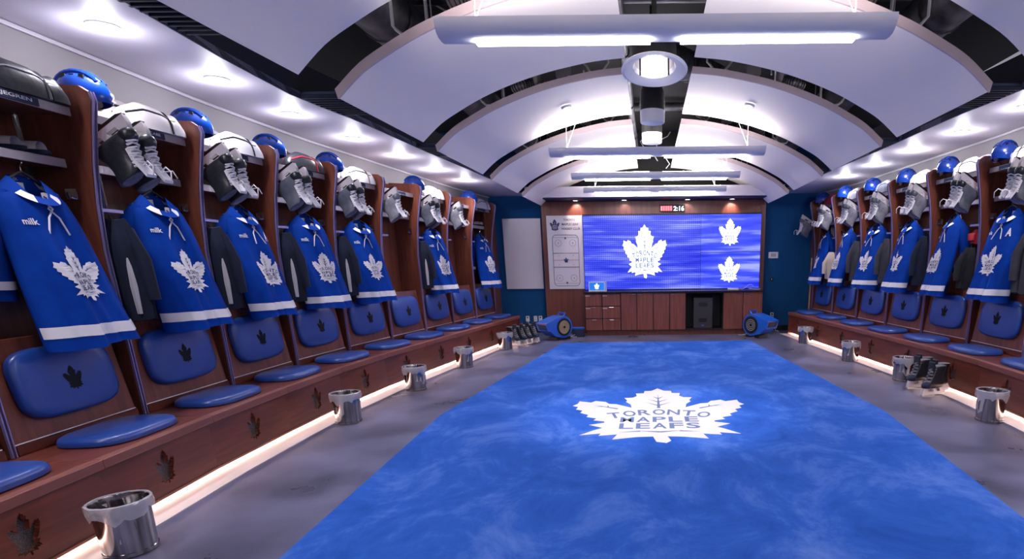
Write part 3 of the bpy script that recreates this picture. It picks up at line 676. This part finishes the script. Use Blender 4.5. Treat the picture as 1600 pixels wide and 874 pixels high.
def make_helmet(number=None):
    e = empty('hockey_helmet')
    def sh(u, v):
        a = 2 * math.pi * u; lo = 100 + 12 * (math.sin(a) ** 2) ** 2 + 8 * max(0, -math.cos(a)); f = R(2 + (lo - 2) * v)
        rg = 1 + .03 * math.cos(4 * a) * math.sin(f)
        return (.135 * math.cos(a) * math.sin(f) * rg, .108 * math.sin(a) * math.sin(f) * rg, .10 + .125 * math.cos(f))
    s = MB().grid(sh, 36, 14).build('shell', 'helmet', e, angle=60)
    for k in (-1, 0, 1): MB().tube([(.125 * math.cos(R(q)), k * .04, .10 + .132 * math.sin(R(q)) - abs(k) * .008) for q in range(35, 150, 12)], .011, 6).build('ridge', 'helmet', s)
    for k in (-1, 1):
        for x in (-.045, .0, .045): MB().box(x - .012, x + .012, k * .066 - .006, k * .066 + .006, .175, .20).build('vent', 'black', s)
        MB().lathe([(.001, 0), (.03, 0), (.032, .01), (.001, .012)], 14, M=Matrix.Translation((0, k * .103, .075)) @ Matrix.Rotation(-k * R(90), 4, 'X')).build('ear_guard', 'offwhite', e)
        MB().tube([(.02, k * .1, .07), (.05, k * .06, .01), (.06, 0, 0)], .005, 5).build('chin_strap', 'black', e)
    MB().grid(lambda u, v: (.15 * math.cos(R(-65 + 130 * u)), .115 * math.sin(R(-65 + 130 * u)), .10 - .075 * v), 16, 3).build('visor', 'glass', e)
    if number == '-': return e
    mb = MB(); put_text(mb, number, 0, 0, .04, .05, lambda a, b: (-.145 + .3 * a * a, -a, .095 + b)); mb.build('number_decal', 'white', e)
    return e
def make_shoe(m, rim):
    e = empty('slide_sandal')
    out = [(.052 * math.sin(a) * (1 + .12 * math.cos(a)), .135 * math.cos(a)) for a in [2 * math.pi * k / 24 for k in range(24)]]
    MB().prism(out, 0, .022, 'z').build('sole', m, e, bevel=.004)
    MB().grid(lambda u, v: (.053 * math.cos(math.pi * u), -.01 - .085 * v, .02 + .05 * math.sin(math.pi * u)), 12, 4).build('strap', rim, e)
    return e

# place everything stall by stall
SK_M = {'dark': ('black_leather', 'black_leather', 'white_cloth'), 'grey': ('grey_leather', 'black_leather', 'white_cloth'), 'white': ('grey_pad', 'grey_leather', 'white_cloth')}
TOE = Vector((0, -.85, .52)); SOLE = Vector((0, -.52, -.85))
SKP = {}
def skates(kind, n=2):
    key = (kind, n)
    if key in SKP: return copy_tree(SKP[key])
    e = empty('hanging_skates'); b, c, l = SK_M[kind]
    for k in range(n):
        sub = frame((k * .112, -.012 * k, -.018 * k), TOE + Vector((.06 * (k - .5), 0, 0)), SOLE)
        sk = empty('skate'); sk.parent = e
        skate_parts(sk, sub, b, c, l, 'offwhite', 'dark_blade')
    e.scale = (1.04,) * 3; SKP[key] = e; return e
PROTO = {}
def proto(key, fn):
    if key in PROTO: return copy_tree(PROTO[key])
    PROTO[key] = fn(); return PROTO[key]
def put(o, base, local, rz=0):
    (loc, brz, w) = base; c, s = math.cos(brz), math.sin(brz)
    o.location = (loc[0] + local[0] * c - local[1] * s, loc[1] + local[0] * s + local[1] * c, local[2]); o.rotation_euler = (0, 0, brz + rz); return o
def populate(sd, i, base, nth, cfg):
    s = 1 if sd < 0 else -1; side = 'left' if sd < 0 else 'right'; w = base[2]; near = -s * w / 2
    stall(base[0], base[1], w, s, '%s wooden locker stall from the camera along the %s wall' % (ORD[nth], side), cfg.get('end', False), cfg.get('lattice', False), cfg.get('plate'))
    n_ = lambda k: ORD[cfg[k + '_n']]
    if 'jersey' in cfg:
        rot, ph, let = cfg['jersey']; j = proto(('j', ph, let, sd < 0 and i < 3), lambda: make_jersey(ph, let, True, 'RIDE. COURAGE' if sd < 0 and i < 3 else None))
        put(j, base, (s * cfg.get('jx', .08), DF + cfg.get('jy', .03), 0), -s * R(rot)); tag(j, '%s blue hockey jersey with white leaf crest from the camera on the %s wall' % (n_('jersey'), side), 'jersey', 'blue team jerseys')
    if 'garment' in cfg:
        m, ph, st, dx, z0 = cfg['garment']; g = proto(('g', m, ph), lambda: make_garment(m, ph, stripe=st, z0=z0, dp=.10 if m == 'black_cloth' else .125)); put(g, base, (near + s * .108, DF + cfg.get('gy', .0), 0))
        tag(g, cfg['glab'], 'clothing')
    if 'skates' in cfg:
        k, n = cfg['skates']; q = skates(k, n); put(q, base, (near + .085 if s > 0 else near - .085 - .117 * (n - 1), DF - .085, 2.225)); tag(q, '%s %s hanging from the stall divider on the %s wall' % (n_('skates'), 'pair of laced hockey skates' if n == 2 else 'single white hockey skate', side), 'skates', 'skates hung on the stalls')
    if 'helmet' in cfg:
        h = proto(('h', cfg['helmet']), lambda: make_helmet(cfg['helmet'])); put(h, base, (-w / 2 + .15, DF + .02, 2.318), R(cfg.get('hrot', 100))); h.scale = (1.05,) * 3
        tag(h, '%s blue hockey helmet from the camera on the top shelves of the %s wall' % (n_('helmet'), side), 'helmet', 'helmets on the top shelves')
    if 'guard' in cfg:
        m, rim = cfg['guard']
        for k in range(2):
            g = proto(('s', m, rim), lambda: make_guard(m, rim, 1)); put(g, base, (.14 - .04 * k, DF + .0 + .185 * k, 2.3135), R((-4, -6)[k]) if s > 0 else R(176 + 2 * k)); g.scale = (1.25, .95, 1.6 + .35 * k)
            tag(g, '%s %s shin guard on the %s top shelf of the %s wall' % (('front', 'rear')[k], cfg.get('gname', 'white'), n_('guard'), side), 'shin guard', 'shin guards on the top shelves')
    if 'shoes' in cfg:
        for k in range(2):
            a = proto(('shoe', cfg['shoes']), lambda: make_shoe('navy_dark', cfg['shoes'])); put(a, base, (s * (.10 + .15 * k), DF + .135, 2.029), R(12 * s))
            tag(a, '%s dark slide sandal on the %s lower shelf of the %s wall' % (('nearer', 'farther')[k], ORD[nth], side), 'sandal', 'sandals on the lower shelves')
LEFTC = {
 1: dict(jersey=(4, .4, None), jx=.085, guard=('black_leather', 'grey_pad'), gname='black', shoes='offwhite', plate='LILJEGREN'),
 2: dict(jersey=(9, .4, None), jx=.085, garment=('navy_dark', .3, 'offwhite', .1, 1.69), skates=('dark', 2), helmet='2', guard=('offwhite', 'black'), shoes='navy', plate='JAKE McCABE'),
 3: dict(jersey=(4, 2.1, 'A'), jx=.085, garment=('navy_dark', .3, 'offwhite', .1, 1.69), skates=('dark', 2), helmet='-', guard=('white', 'black'), shoes='navy'),
 4: dict(jersey=(15, 3.3, None), jx=.085, garment=('navy_dark', .3, 'offwhite', .1, 1.69), skates=('grey', 2), helmet='-', guard=('black_leather', 'red'), gname='black and red', shoes='offwhite'),
 5: dict(jersey=(17, .4, None), jx=.085, garment=('navy_dark', .3, 'offwhite', .1, 1.69), skates=('grey', 2), helmet='-', guard=('offwhite', 'charcoal'), shoes='navy'),
 6: dict(skates=('white', 1), lattice=True),
 7: dict(jersey=(16, 2.1, None), jx=.085, garment=('navy_dark', .3, 'offwhite', .1, 1.69), skates=('grey', 2), helmet='-', guard=('white', 'grey_pad')),
 8: dict(skates=('white', 1), lattice=True),
 9: dict(jersey=(13, 3.3, None), jx=.085, helmet='-', guard=('white', 'grey_pad'), shoes='offwhite', end=True)}
RIGHTC = {
 1: dict(jersey=(-8, 3.3, None), jx=.02, skates=('white', 2), helmet='-', guard=('red', 'black'), gname='dark red', end=True),
 2: dict(jersey=(-9, .4, None), skates=('white', 2), helmet='-', guard=('grey_pad', 'black'), gname='grey'),
 3: dict(jersey=(13, 2.1, None), skates=('white', 2), helmet='-', guard=('grey_leather', 'black'), gname='dark grey'),
 4: dict(jersey=(0, 3.3, None), skates=('white', 2), helmet='-', guard=('beige', 'grey_pad'), gname='pale'),
 5: dict(jersey=(-11, .4, None), skates=('grey', 2), helmet='-', guard=('offwhite', 'charcoal')),
 6: dict(jersey=(9, 2.1, 'A'), skates=('grey', 2), helmet='-', guard=('offwhite', 'black'), shoes='offwhite'),
 7: dict()}
for cfgs, order in ((LEFTC, range(1, 10)), (RIGHTC, range(7, 0, -1))):
    cnt = {}
    for i in order:
        for k in ('jersey', 'skates', 'helmet', 'guard'):
            if k in cfgs[i]: cfgs[i][k + '_n'] = cnt.get(k, 0); cnt[k] = cnt.get(k, 0) + 1
GL = {2: 'second', 3: 'third', 4: 'fourth', 5: 'fifth', 7: 'seventh'}
for i, c in LEFTC.items():
    if 'garment' in c: c['glab'] = 'dark navy hockey pants with white side stripe in the %s stall of the left wall' % GL[i]
RG = {1: ('beige', 1.0, None, .1, 1.5, 'beige padded garment hanging in the farthest stall of the right wall'), 2: ('charcoal', 2.0, None, .1, 1.66, 'dark grey garment behind the second farthest jersey of the right wall'),
      3: ('charcoal', 3.0, 'beige', .1, 1.66, 'dark grey jacket behind the third farthest jersey of the right wall'), 4: ('navy_dark', 4.0, 'offwhite', .1, 1.66, 'dark navy pants with pale stripe beside the fourth farthest right jersey'),
      5: ('black_cloth', 5.0, None, .1, 1.5, 'black vest hanging beside the second nearest jersey of the right wall'), 6: ('charcoal', 6.0, None, .1, 1.66, 'charcoal jacket hanging beside the nearest jersey of the right wall')}
for i, g in RG.items(): RIGHTC[i]['garment'] = g[:5]; RIGHTC[i]['glab'] = g[5]; RIGHTC[i]['gy'] = {5: -.03}.get(i, .0)

class _Pt: pass
empty_pt = _Pt()
bl = empty('bench', (0, 0, 0)); tag(bl, 'long curved wooden bench along the left wall', 'bench', 'curved benches'); br = empty('bench', (0, 0, 0)); tag(br, 'long curved wooden bench along the right wall', 'bench', 'curved benches')
for k in range(len(BL) - 1):
    i = k - 2; base = chord(-1, BL[k], BL[k + 1]); bench_piece((bl, base[0], base[1]), base[2], k)
    if i < 0: continue
    pad = proto('pad', lambda: cushion_pad(.60, .40, .055, n=3.2).build('seat_cushion', 'vinyl')); put(pad, base, (.06, .26, BZ + .001)); tag(pad, '%s navy vinyl seat cushion from the camera on the left bench' % ORD[i], 'cushion', 'seat cushions on the benches')
    sb = (tuple(put(empty_pt, base, (.08, 0, 0)).location), base[1], base[2])
    if i >= 1: populate(-1, i, sb, i - 1, LEFTC[i])
    else: stall(sb[0], base[1], base[2], 1, 'wooden locker stall at the left picture edge, out of view')
for j in range(len(BR) - 1):
    i = j + 1; base = chord(1, BR[j], BR[j + 1]); bench_piece((br, base[0], base[1]), base[2], j)
    if i > 7: continue
    pad = proto('pad', None); put(pad, base, (-.06, .26, BZ + .001)); tag(pad, '%s navy vinyl seat cushion from the camera on the right bench' % ORD[7 - i], 'cushion', 'seat cushions on the benches')
    sb = (tuple(put(empty_pt, base, (-.06, 0, 0)).location), base[1], base[2])
    populate(1, i, sb, 7 - i, RIGHTC[i])
for sd, yb, par in ((-1, BL[-1], bl), (1, BR[0], br)):     # end caps of the benches
    a = sd * hw(yb); mb = MB(); mb.box(*sorted((a + sd * .0, a + sd * .66)), yb, yb + .02, .0, BZ - .036); mb.build('end_panel', 'wood_bench', par)
# wood end panels between the last stall and the back wall
for sd, yb in ((-1, BL[-1]), (1, BR[0])):
    x = hw(yb) + DF + .03; o = MB().box(*sorted((sd * x, sd * (x + .03))), yb + .03, YB - .002, 0, 2.45).build('trim_%d' % (5 if sd < 0 else 6), 'wood'); struct(o, 'wooden end panel beside the last stall')
# the odd skate on the far end of the right row
q = skates('white', 1); put(q, chord(1, BR[0], BR[1]), (-.62, DF - .1, 2.12)); tag(q, 'single white hockey skate hanging at the far end of the right row', 'skates')
# extra clothes in the right stalls
b5 = chord(1, BR[4], BR[5]); b5 = (tuple(put(empty_pt, b5, (-.06, 0, 0)).location), b5[1], b5[2]); n5 = b5[2] / 2
g = make_garment('red', 2.2, wd=.15, z0=1.695, z1=1.545, dp=.06); put(g, b5, (n5 - .108, DF + .04, 0)); tag(g, 'small red towel above the black vest on the right wall', 'towel')
g = make_garment('green_cloth', 3.2, wd=.12, z0=1.5, z1=1.2, dp=.035); put(g, b5, (n5 - .12, DF + .20, 0)); tag(g, 'dark green cloth hanging behind the black vest on the right wall', 'clothing')
o = MB().tube([(0, 0, 0), (.0, .0, 1.0)], .009, 6).build('wooden_stick', 'stick', None, (2.935, 11.18, BZ + .002)); tag(o, 'thin pale wooden stick standing on the far end of the right bench', 'stick')

# ------------------------------------------------------------------ waste bins
def make_bin():
    e = empty('waste_bin')
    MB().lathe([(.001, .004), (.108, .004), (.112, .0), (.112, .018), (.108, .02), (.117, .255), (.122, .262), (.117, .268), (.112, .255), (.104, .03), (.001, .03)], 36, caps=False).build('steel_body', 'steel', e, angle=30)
    rn = random.Random(3); rings = []; rn2 = [.014 * math.sin(3 * k * .157 + 1) + .012 * math.sin(7 * k * .157) + .006 * math.sin(13 * k * .157) for k in range(40)]
    for r, z in ((.109, .10), (.113, .23), (.118, .272), (.129, .27), (.132, .235), (.128, .20)):
        rings.append([((r + rn.uniform(-.004, .005)) * math.cos(2 * math.pi * k / 40), (r + rn.uniform(-.003, .004)) * math.sin(2 * math.pi * k / 40), z + (rn2[k] + rn.uniform(-.006, .006)) * (z < .22) + .5 * rn2[k] * (.22 < z < .24) + .002) for k in range(40)])
    MB().loft(rings, caps=False).build('bin_liner', 'liner', e, angle=25)
    return e
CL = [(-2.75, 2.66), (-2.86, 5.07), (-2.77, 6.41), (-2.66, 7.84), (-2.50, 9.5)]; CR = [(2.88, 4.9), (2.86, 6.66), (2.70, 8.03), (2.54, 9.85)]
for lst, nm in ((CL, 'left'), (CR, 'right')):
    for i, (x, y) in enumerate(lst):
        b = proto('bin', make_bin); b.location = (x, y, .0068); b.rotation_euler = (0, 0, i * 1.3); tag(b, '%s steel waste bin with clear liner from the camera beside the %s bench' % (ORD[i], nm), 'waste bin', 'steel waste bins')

# skates standing on the floor
def floor_skate(): 
    e = empty('hockey_skate'); skate_parts(e, Matrix.Identity(4), 'black_leather', 'navy', 'grey_pad', 'offwhite', 'blade', False, 'black_leather'); return e
for i, (x, y, a) in enumerate(((2.84, 6.20, 205), (2.93, 6.34, 198), (2.82, 5.82, 205), (2.92, 5.96, 198))):
    k = proto('fskate', floor_skate); k.location = (x, y, .0195); k.rotation_euler = (0, 0, R(a)); tag(k, 'black and navy hockey skate on the floor by the right bench, %s' % ('far pair, left one', 'far pair, right one', 'near pair, left one', 'near pair, right one')[i], 'skate', 'skates standing on the floor')
for i, (x, y, a) in enumerate(((-2.46, 9.86, -35), (-2.37, 9.98, -30), (-2.30, 10.13, -35), (-2.22, 10.27, -30))):
    k = proto('fskate', None); k.location = (x, y, .0195); k.rotation_euler = (0, 0, R(a)); tag(k, '%s black hockey skate in the row behind the farthest left waste bin' % ORD[i], 'skate', 'skates standing on the floor')

# ------------------------------------------------------------------ end wall: video wall, boards, cabinet
vw = empty('video_wall', (0, WY - .055, 0)); tag(vw, 'large blue video wall showing three leaf emblems', 'video wall')
TX0, TX1, TZ0, TZ1, TXM = -1.38, 2.04, .855, 2.235, .885
MB().box(TX0 - .005, TX1 + .005, .012, .05, TZ0 - .02, TZ1 + .025).build('bezel', 'black', vw)
for (x0, x1, z0, z1, m, lw) in ((TX0, TXM - .004, TZ0, TZ1, 'tv_main', .86), (TXM + .004, TX1, 1.545, TZ1, 'tv_side', .43), (TXM + .004, TX1, TZ0, 1.535, 'tv_side', .43)):
    sc = MB().box(x0, x1, 0, .012, z0, z1).build('screen', m, vw); cx = (x0 + x1) / 2 + (0.05 if lw > .5 else -.02); cz = (z0 + z1) / 2 + .02
    lf = leaf_face(lw, lambda a, b: (cx + a, -.002, cz + b)).build('screen_emblem', 'tv_white', sc); leaf_print(lw, lambda a, b: (cx + a, -.004, cz + b)).build('screen_lettering', 'tv_text', sc)
tb = empty('tactics_board', (0, WY - .032, 0)); tag(tb, 'white hockey tactics board with rink drawing left of the video wall', 'board')
bx0, bx1, bz0, bz1 = -2.08, -1.39, .87, 2.245
MB().box(bx0, bx1, 0, .03, bz0, bz1).build('board_panel', 'board', tb, bevel=.004)
on = lambda a, b: (a, -.002, b)
leaf_face(.19, lambda a, b: (-1.92 + a, -.002, 2.07 + b)).build('board_leaf', 'crest_blue', tb); 
mb = MB(); leaf_print(.19, lambda a, b: (-1.92 + a, -.0035, 2.07 + b)); mb = leaf_print(.19, lambda a, b: (-1.92 + a, -.0035, 2.07 + b)); mb.build('board_leaf_lettering', 'board', tb)
mb = MB(); put_text(mb, 'TORONTO', -1.64, 2.165, .22, .042, on, bold=.01); put_text(mb, 'MAPLE LEAF', -1.625, 2.085, .32, .042, on, bold=.01); put_text(mb, 'HOCKEY CLUB', -1.615, 2.005, .35, .042, on, bold=.01); mb.build('board_title', 'navy', tb)
mb = MB(); rx0, rx1, rz0, rz1 = -1.98, -1.48, .93, 1.89
mb.tube([(a, -.002, b) for a, b in rrect(rx0, rx1, rz0, rz1, .07)], .004, 4, closed=True)
for z in (rz0 + .05, rz1 - .05): mb.tube([(rx0 + .01, -.002, z), (rx1 - .01, -.002, z)], .002, 4)
for z in (1.29, 1.55): mb.tube([(rx0, -.002, z), (rx1, -.002, z)], .005, 4)
for x in (-1.87, -1.59):
    for z in (1.08, 1.74): mb.tube([(a, -.002, b) for a, b in circle(x, z, .062)], .002, 4, closed=True); mb.box(x - .006, x + .006, -.003, 0, z - .012, z + .012)
    for z in (1.335, 1.505): mb.box(x - .006, x + .006, -.003, 0, z - .006, z + .006)
for z in (rz0 + .06, rz1 - .06): mb.box(-1.745, -1.715, -.003, 0, z - .018, z + .018)
mb.build('rink_lines', 'ink', tb); MB().tube([(rx0, -.002, 1.42), (rx1, -.002, 1.42)], .004, 4).build('centre_line', 'ink_red', tb)
leaf_face(.09, lambda a, b: (-1.73 + a, -.006, 1.42 + b)).build('centre_leaf', 'crest_blue', tb)
w = empty('whiteboard', (-2.59, YB - .03, 0)); tag(w, 'plain pale whiteboard on the navy wall left of the panelling', 'whiteboard')
MB().box(-.365, .365, 0, .028, .88, 2.2).build('board_panel', 'board', w); 
for x in (-.37, .362): MB().box(x, x + .008, -.003, .028, .875, 2.205).build('frame_strip', 'alu', w)
for z in (.872, 2.2): MB().box(-.37, .37, -.003, .028, z, z + .008).build('frame_strip', 'alu', w)
CY = 11.15
cb = empty('cabinet', (0, CY, 0)); tag(cb, 'long low wooden cabinet with drawers and doors under the video wall', 'cabinet')
MB().box(-1.34, 2.04, .06, .48, 0, .1).build('plinth', 'wood_back', cb)
mb = MB(); mb.box(-1.34, .575, .022, .48, .1, .80); mb.box(1.29, 2.04, .022, .48, .1, .80); mb.box(.575, 1.29, .44, .48, .1, .8); mb.box(.575, 1.29, .0, .44, .1, .125); mb.box(.575, 1.29, .0, .44, .79, .80); mb.build('carcass', 'counter', cb)
for x in (.578, 1.28): MB().box(x, x + .008, .03, .44, .126, .789).build('niche_side', 'black', cb)
MB().box(.587, 1.279, .432, .439, .126, .789).build('niche_back', 'black', cb)
def handle(p, x, z): MB().tube([(x - .04, 0, z), (x - .04, -.02, z), (x + .04, -.02, z), (x + .04, 0, z)], .006, 6).build('handle', 'chrome', p)
for x0, x1 in ((-1.34, -1.02), (-1.015, -.67)):
    for z0, z1 in ((.105, .325), (.33, .56), (.565, .795)):
        d = MB().box(x0 + .003, x1 - .008, 0, .02, z0 + .003, z1 - .006).build('drawer', 'wood_cab', cb, bevel=.002); handle(d, (x0 + x1) / 2, z1 - .02)
        if z0 > .2: 
            for k in range(4): MB().box(x0 + .01 + k * .022, x0 + .022 + k * .022, -.003, 0, z1 - .045, z1 - .03).build('sticker', 'white', d)
for x0, x1, hs in ((-.665, -.36, 1), (-.36, -.045, -1), (-.045, .265, 1), (.265, .575, -1), (1.29, 1.67, 1), (1.67, 2.04, -1)):
    d = MB().box(x0 + .006, x1 - .006, 0, .02, .105, .795).build('door', 'wood_cab', cb, bevel=.002); handle(d, x1 - .07 if hs > 0 else x0 + .07, .775)
MB().box(-1.37, 2.05, -.03, .49, .803, .835).build('counter_top', 'counter', cb, bevel=.003)
sp = empty('subwoofer', (.915, CY + .1, .126)); tag(sp, 'dark grey floor speaker standing in the open cabinet niche', 'speaker')
port = [rrect(-.09, .09, .10, .185, .04), rrect(-.09, .09, .40, .485, .04)]
MB().prism(rrect(-.18, .18, 0, .57, .012), 0, .02, 'y', port).build('front_grille', 'speaker', sp); MB().box(-.18, .18, .022, .3, 0, .57).build('cabinet_box', 'black', sp); MB().box(-.02, .02, -.003, 0, .035, .055).build('badge', 'chrome', sp)
ck = empty('wall_clock', (.34, WY - .06, 2.355)); tag(ck, 'small red and white digital clock above the video wall', 'clock')
MB().box(-.24, .24, 0, .05, -.06, .065).build('case', 'black', ck); mb = MB(); put_text(mb, '2:16', .12, -.005, .2, .085, lambda a, b: (a, -.003, b), bold=.02); mb.build('clock_digits', 'clock_white', ck)
mb = MB()
for k in range(5): mb.box(-.225 + k * .045, -.19 + k * .045, -.003, 0, -.045, .04)
mb.build('clock_segments', 'clock_red', ck)
tbt = empty('tablet', (-1.12, CY + .12, .835)); tag(tbt, 'small tablet with leaf emblem propped on the left end of the counter', 'tablet')
MB().box(-.155, .155, 0, .012, .01, .18).build('frame', 'white', tbt); s_ = MB().box(-.14, .14, -.003, 0, .025, .165).build('screen', 'tablet_screen', tbt); leaf_face(.1, lambda a, b: (a, -.005, .097 + b)).build('screen_emblem', 'tv_white', s_)
MB().box(-.16, .16, -.03, .06, 0, .01).build('stand', 'offwhite', tbt); MB().box(.165, .185, .0, .04, 0, .19).build('pen_holder', 'offwhite', tbt)
ps = empty('power_strip', (1.49, CY + .14, .835)); tag(ps, 'white power strip with looped cable on the right end of the counter', 'power strip')
MB().box(-.1, .1, -.03, .03, 0, .035).build('body', 'white', ps, bevel=.006); MB().tube([(.1, 0, .02), (.2, .02, .02), (.3, .05, .09), (.36, .05, .1), (.4, .04, .06), (.3, .02, .02), (.45, .0, .012), (.54, .1, .01)], .007, 6).build('cord', 'cable', ps)
def outlet(x, z, lab, cord):
    e = empty('wall_outlet', (x, YB - .012, z)); tag(e, lab, 'outlet', 'wall outlets'); MB().prism(rrect(-.035, .035, -.055, .055, .008), 0, .012, 'y').build('cover_plate', 'white', e)
    for k in (-1, 1): MB().box(-.014, .014, -.003, 0, k * .024 - .014, k * .024 + .014).build('socket', 'black' if cord and k > 0 else 'offwhite', e)
    if cord: MB().tube([(0, -.01, -.02), (cord * .3, -.04, -.1), (cord * .7, -.06, -.2), (cord, -.12, -z + .012), (cord * 1.5, -.3, -z + .008)], .006, 6).build('plugged_cord', 'cable', e)
outlet(-2.59, .28, 'leftmost white wall outlet on the navy wall, with a cord', .1); outlet(-2.43, .28, 'middle white wall outlet left of the panelling', 0); outlet(-2.33, .28, 'white wall outlet next to the wood panelling on the left', .12); outlet(2.36, .3, 'white wall outlet on the navy wall right of the cabinet', .06)
th = empty('wall_control', (2.335, YB - .025, 1.475)); tag(th, 'white wall control panel on the right navy wall', 'wall control'); MB().box(-.095, .095, 0, .025, -.06, .06).build('case', 'white', th, bevel=.005); MB().box(-.05, .05, -.003, 0, -.03, .035).build('display', 'alu', th)
kn = empty('volume_dial', (2.32, YB - .03, 1.01)); tag(kn, 'small black round knob on the right navy wall', 'wall control'); Mk = Matrix.Rotation(R(90), 4, 'X')
MB().lathe([(.001, .0), (.035, 0), (.035, .02), (.028, .028), (.001, .028)], 20, M=Mk @ Matrix.Translation((0, 0, -.03))).build('dial', 'black', kn); MB().box(-.004, .004, -.004, .004, -.01, .02).build('pointer', 'white', kn)

# ------------------------------------------------------------------ air movers
def blower(loc, rz, mir, lab):
    e = empty('air_mover', loc, rz); tag(e, lab, 'air mover', 'blue air movers'); m = -1 if mir else 1
    pr = [(m * .2 * math.cos(R(a)), .235 + .2 * math.sin(R(a))) for a in range(95, -125, -12)] + [(m * -.20, .075), (m * -.33, .19), (m * -.37, .32), (m * -.34, .345), (m * -.16, .40)]
    MB().prism(pr, -.15, .15, 'y').build('housing', 'blower', e, bevel=.035, angle=50)
    cx = m * .0; Mi = Matrix.Translation((cx, -.15, .235)) @ Matrix.Rotation(R(90), 4, 'X')
    MB().lathe([(.125, -.012), (.155, -.012), (.16, .012), (.125, .016)], 32, M=Mi, caps=False).build('inlet_ring', 'black', e)
    MB().lathe([(.001, .004), (.125, .006)], 32, M=Mi, caps=False).build('inlet_grille', 'tan' if not mir else 'black', e)
    for r in (.04, .07, .1): MB().tube([(r * math.cos(2 * math.pi * k / 24), r * math.sin(2 * math.pi * k / 24), .011) for k in range(24)], .004, 4, M=Mi, closed=True).build('grille_wire', 'tan' if not mir else 'offwhite', e)
    MB().lathe([(.001, .012), (.022, .012), (.022, .02), (.001, .02)], 16, M=Mi).build('hub', 'black', e)
    d = Vector((m * -.04, 0, .13)).normalized(); Mo = Matrix.Translation((m * -.352, 0, .255)) @ Matrix.Rotation(-m * R(17), 4, 'Y')
    MB().prism([(-.15, -.075), (.15, -.075), (.15, .08), (-.15, .08)], -.03, .02, 'x', [[(-.125, -.052), (.125, -.052), (.125, .058), (-.125, .058)]], M=Mo).build('outlet_frame', 'blower', e)
    MB().box(-.005, .005, -.125, .125, -.052, .058, M=Mo).build('outlet_dark', 'navy', e)
    for k in range(3): MB().box(-.018, .0, -.125, .125, -.03 + k * .032, -.024 + k * .032, M=Mo).build('outlet_slat', 'blower', e)
    MB().tube([(m * .06, -.08, .42), (m * .09, -.08, .475), (m * .09, .08, .475), (m * .06, .08, .42)], .018, 8).build('handle', 'blower', e)
    for x in (-.1, .12): MB().box(x - .05, x + .05, -.12, .12, 0, .05).build('foot', 'black', e)
    MB().tube([(m * .18, .1, .12), (m * .3, .12, .02), (m * .36, .06, .012), (m * .3, .0, .012), (m * .38, -.06, .01)], .007, 6).build('power_cord', 'cable', e)
blower((-1.80, 10.72, 0), R(48), False, 'blue air mover on the floor left of the cabinet'); blower((1.86, 10.74, 0), R(-50), True, 'blue air mover on the floor in front of the right cabinet doors')
bxo = empty('equipment_box', (-1.48, 11.05, 0)); tag(bxo, 'small dark blue box on the floor against the left end of the cabinet', 'box'); MB().box(-.11, .11, -.07, .07, 0, .15).build('body', 'navy', bxo, bevel=.008); MB().box(-.115, .115, -.075, .075, .15, .18).build('lid', 'blower', bxo, bevel=.008)
MB().tube([(-.06, -.075, .05), (-.14, -.12, .02), (-.2, -.05, .012)], .006, 6).build('cord', 'cable', bxo)
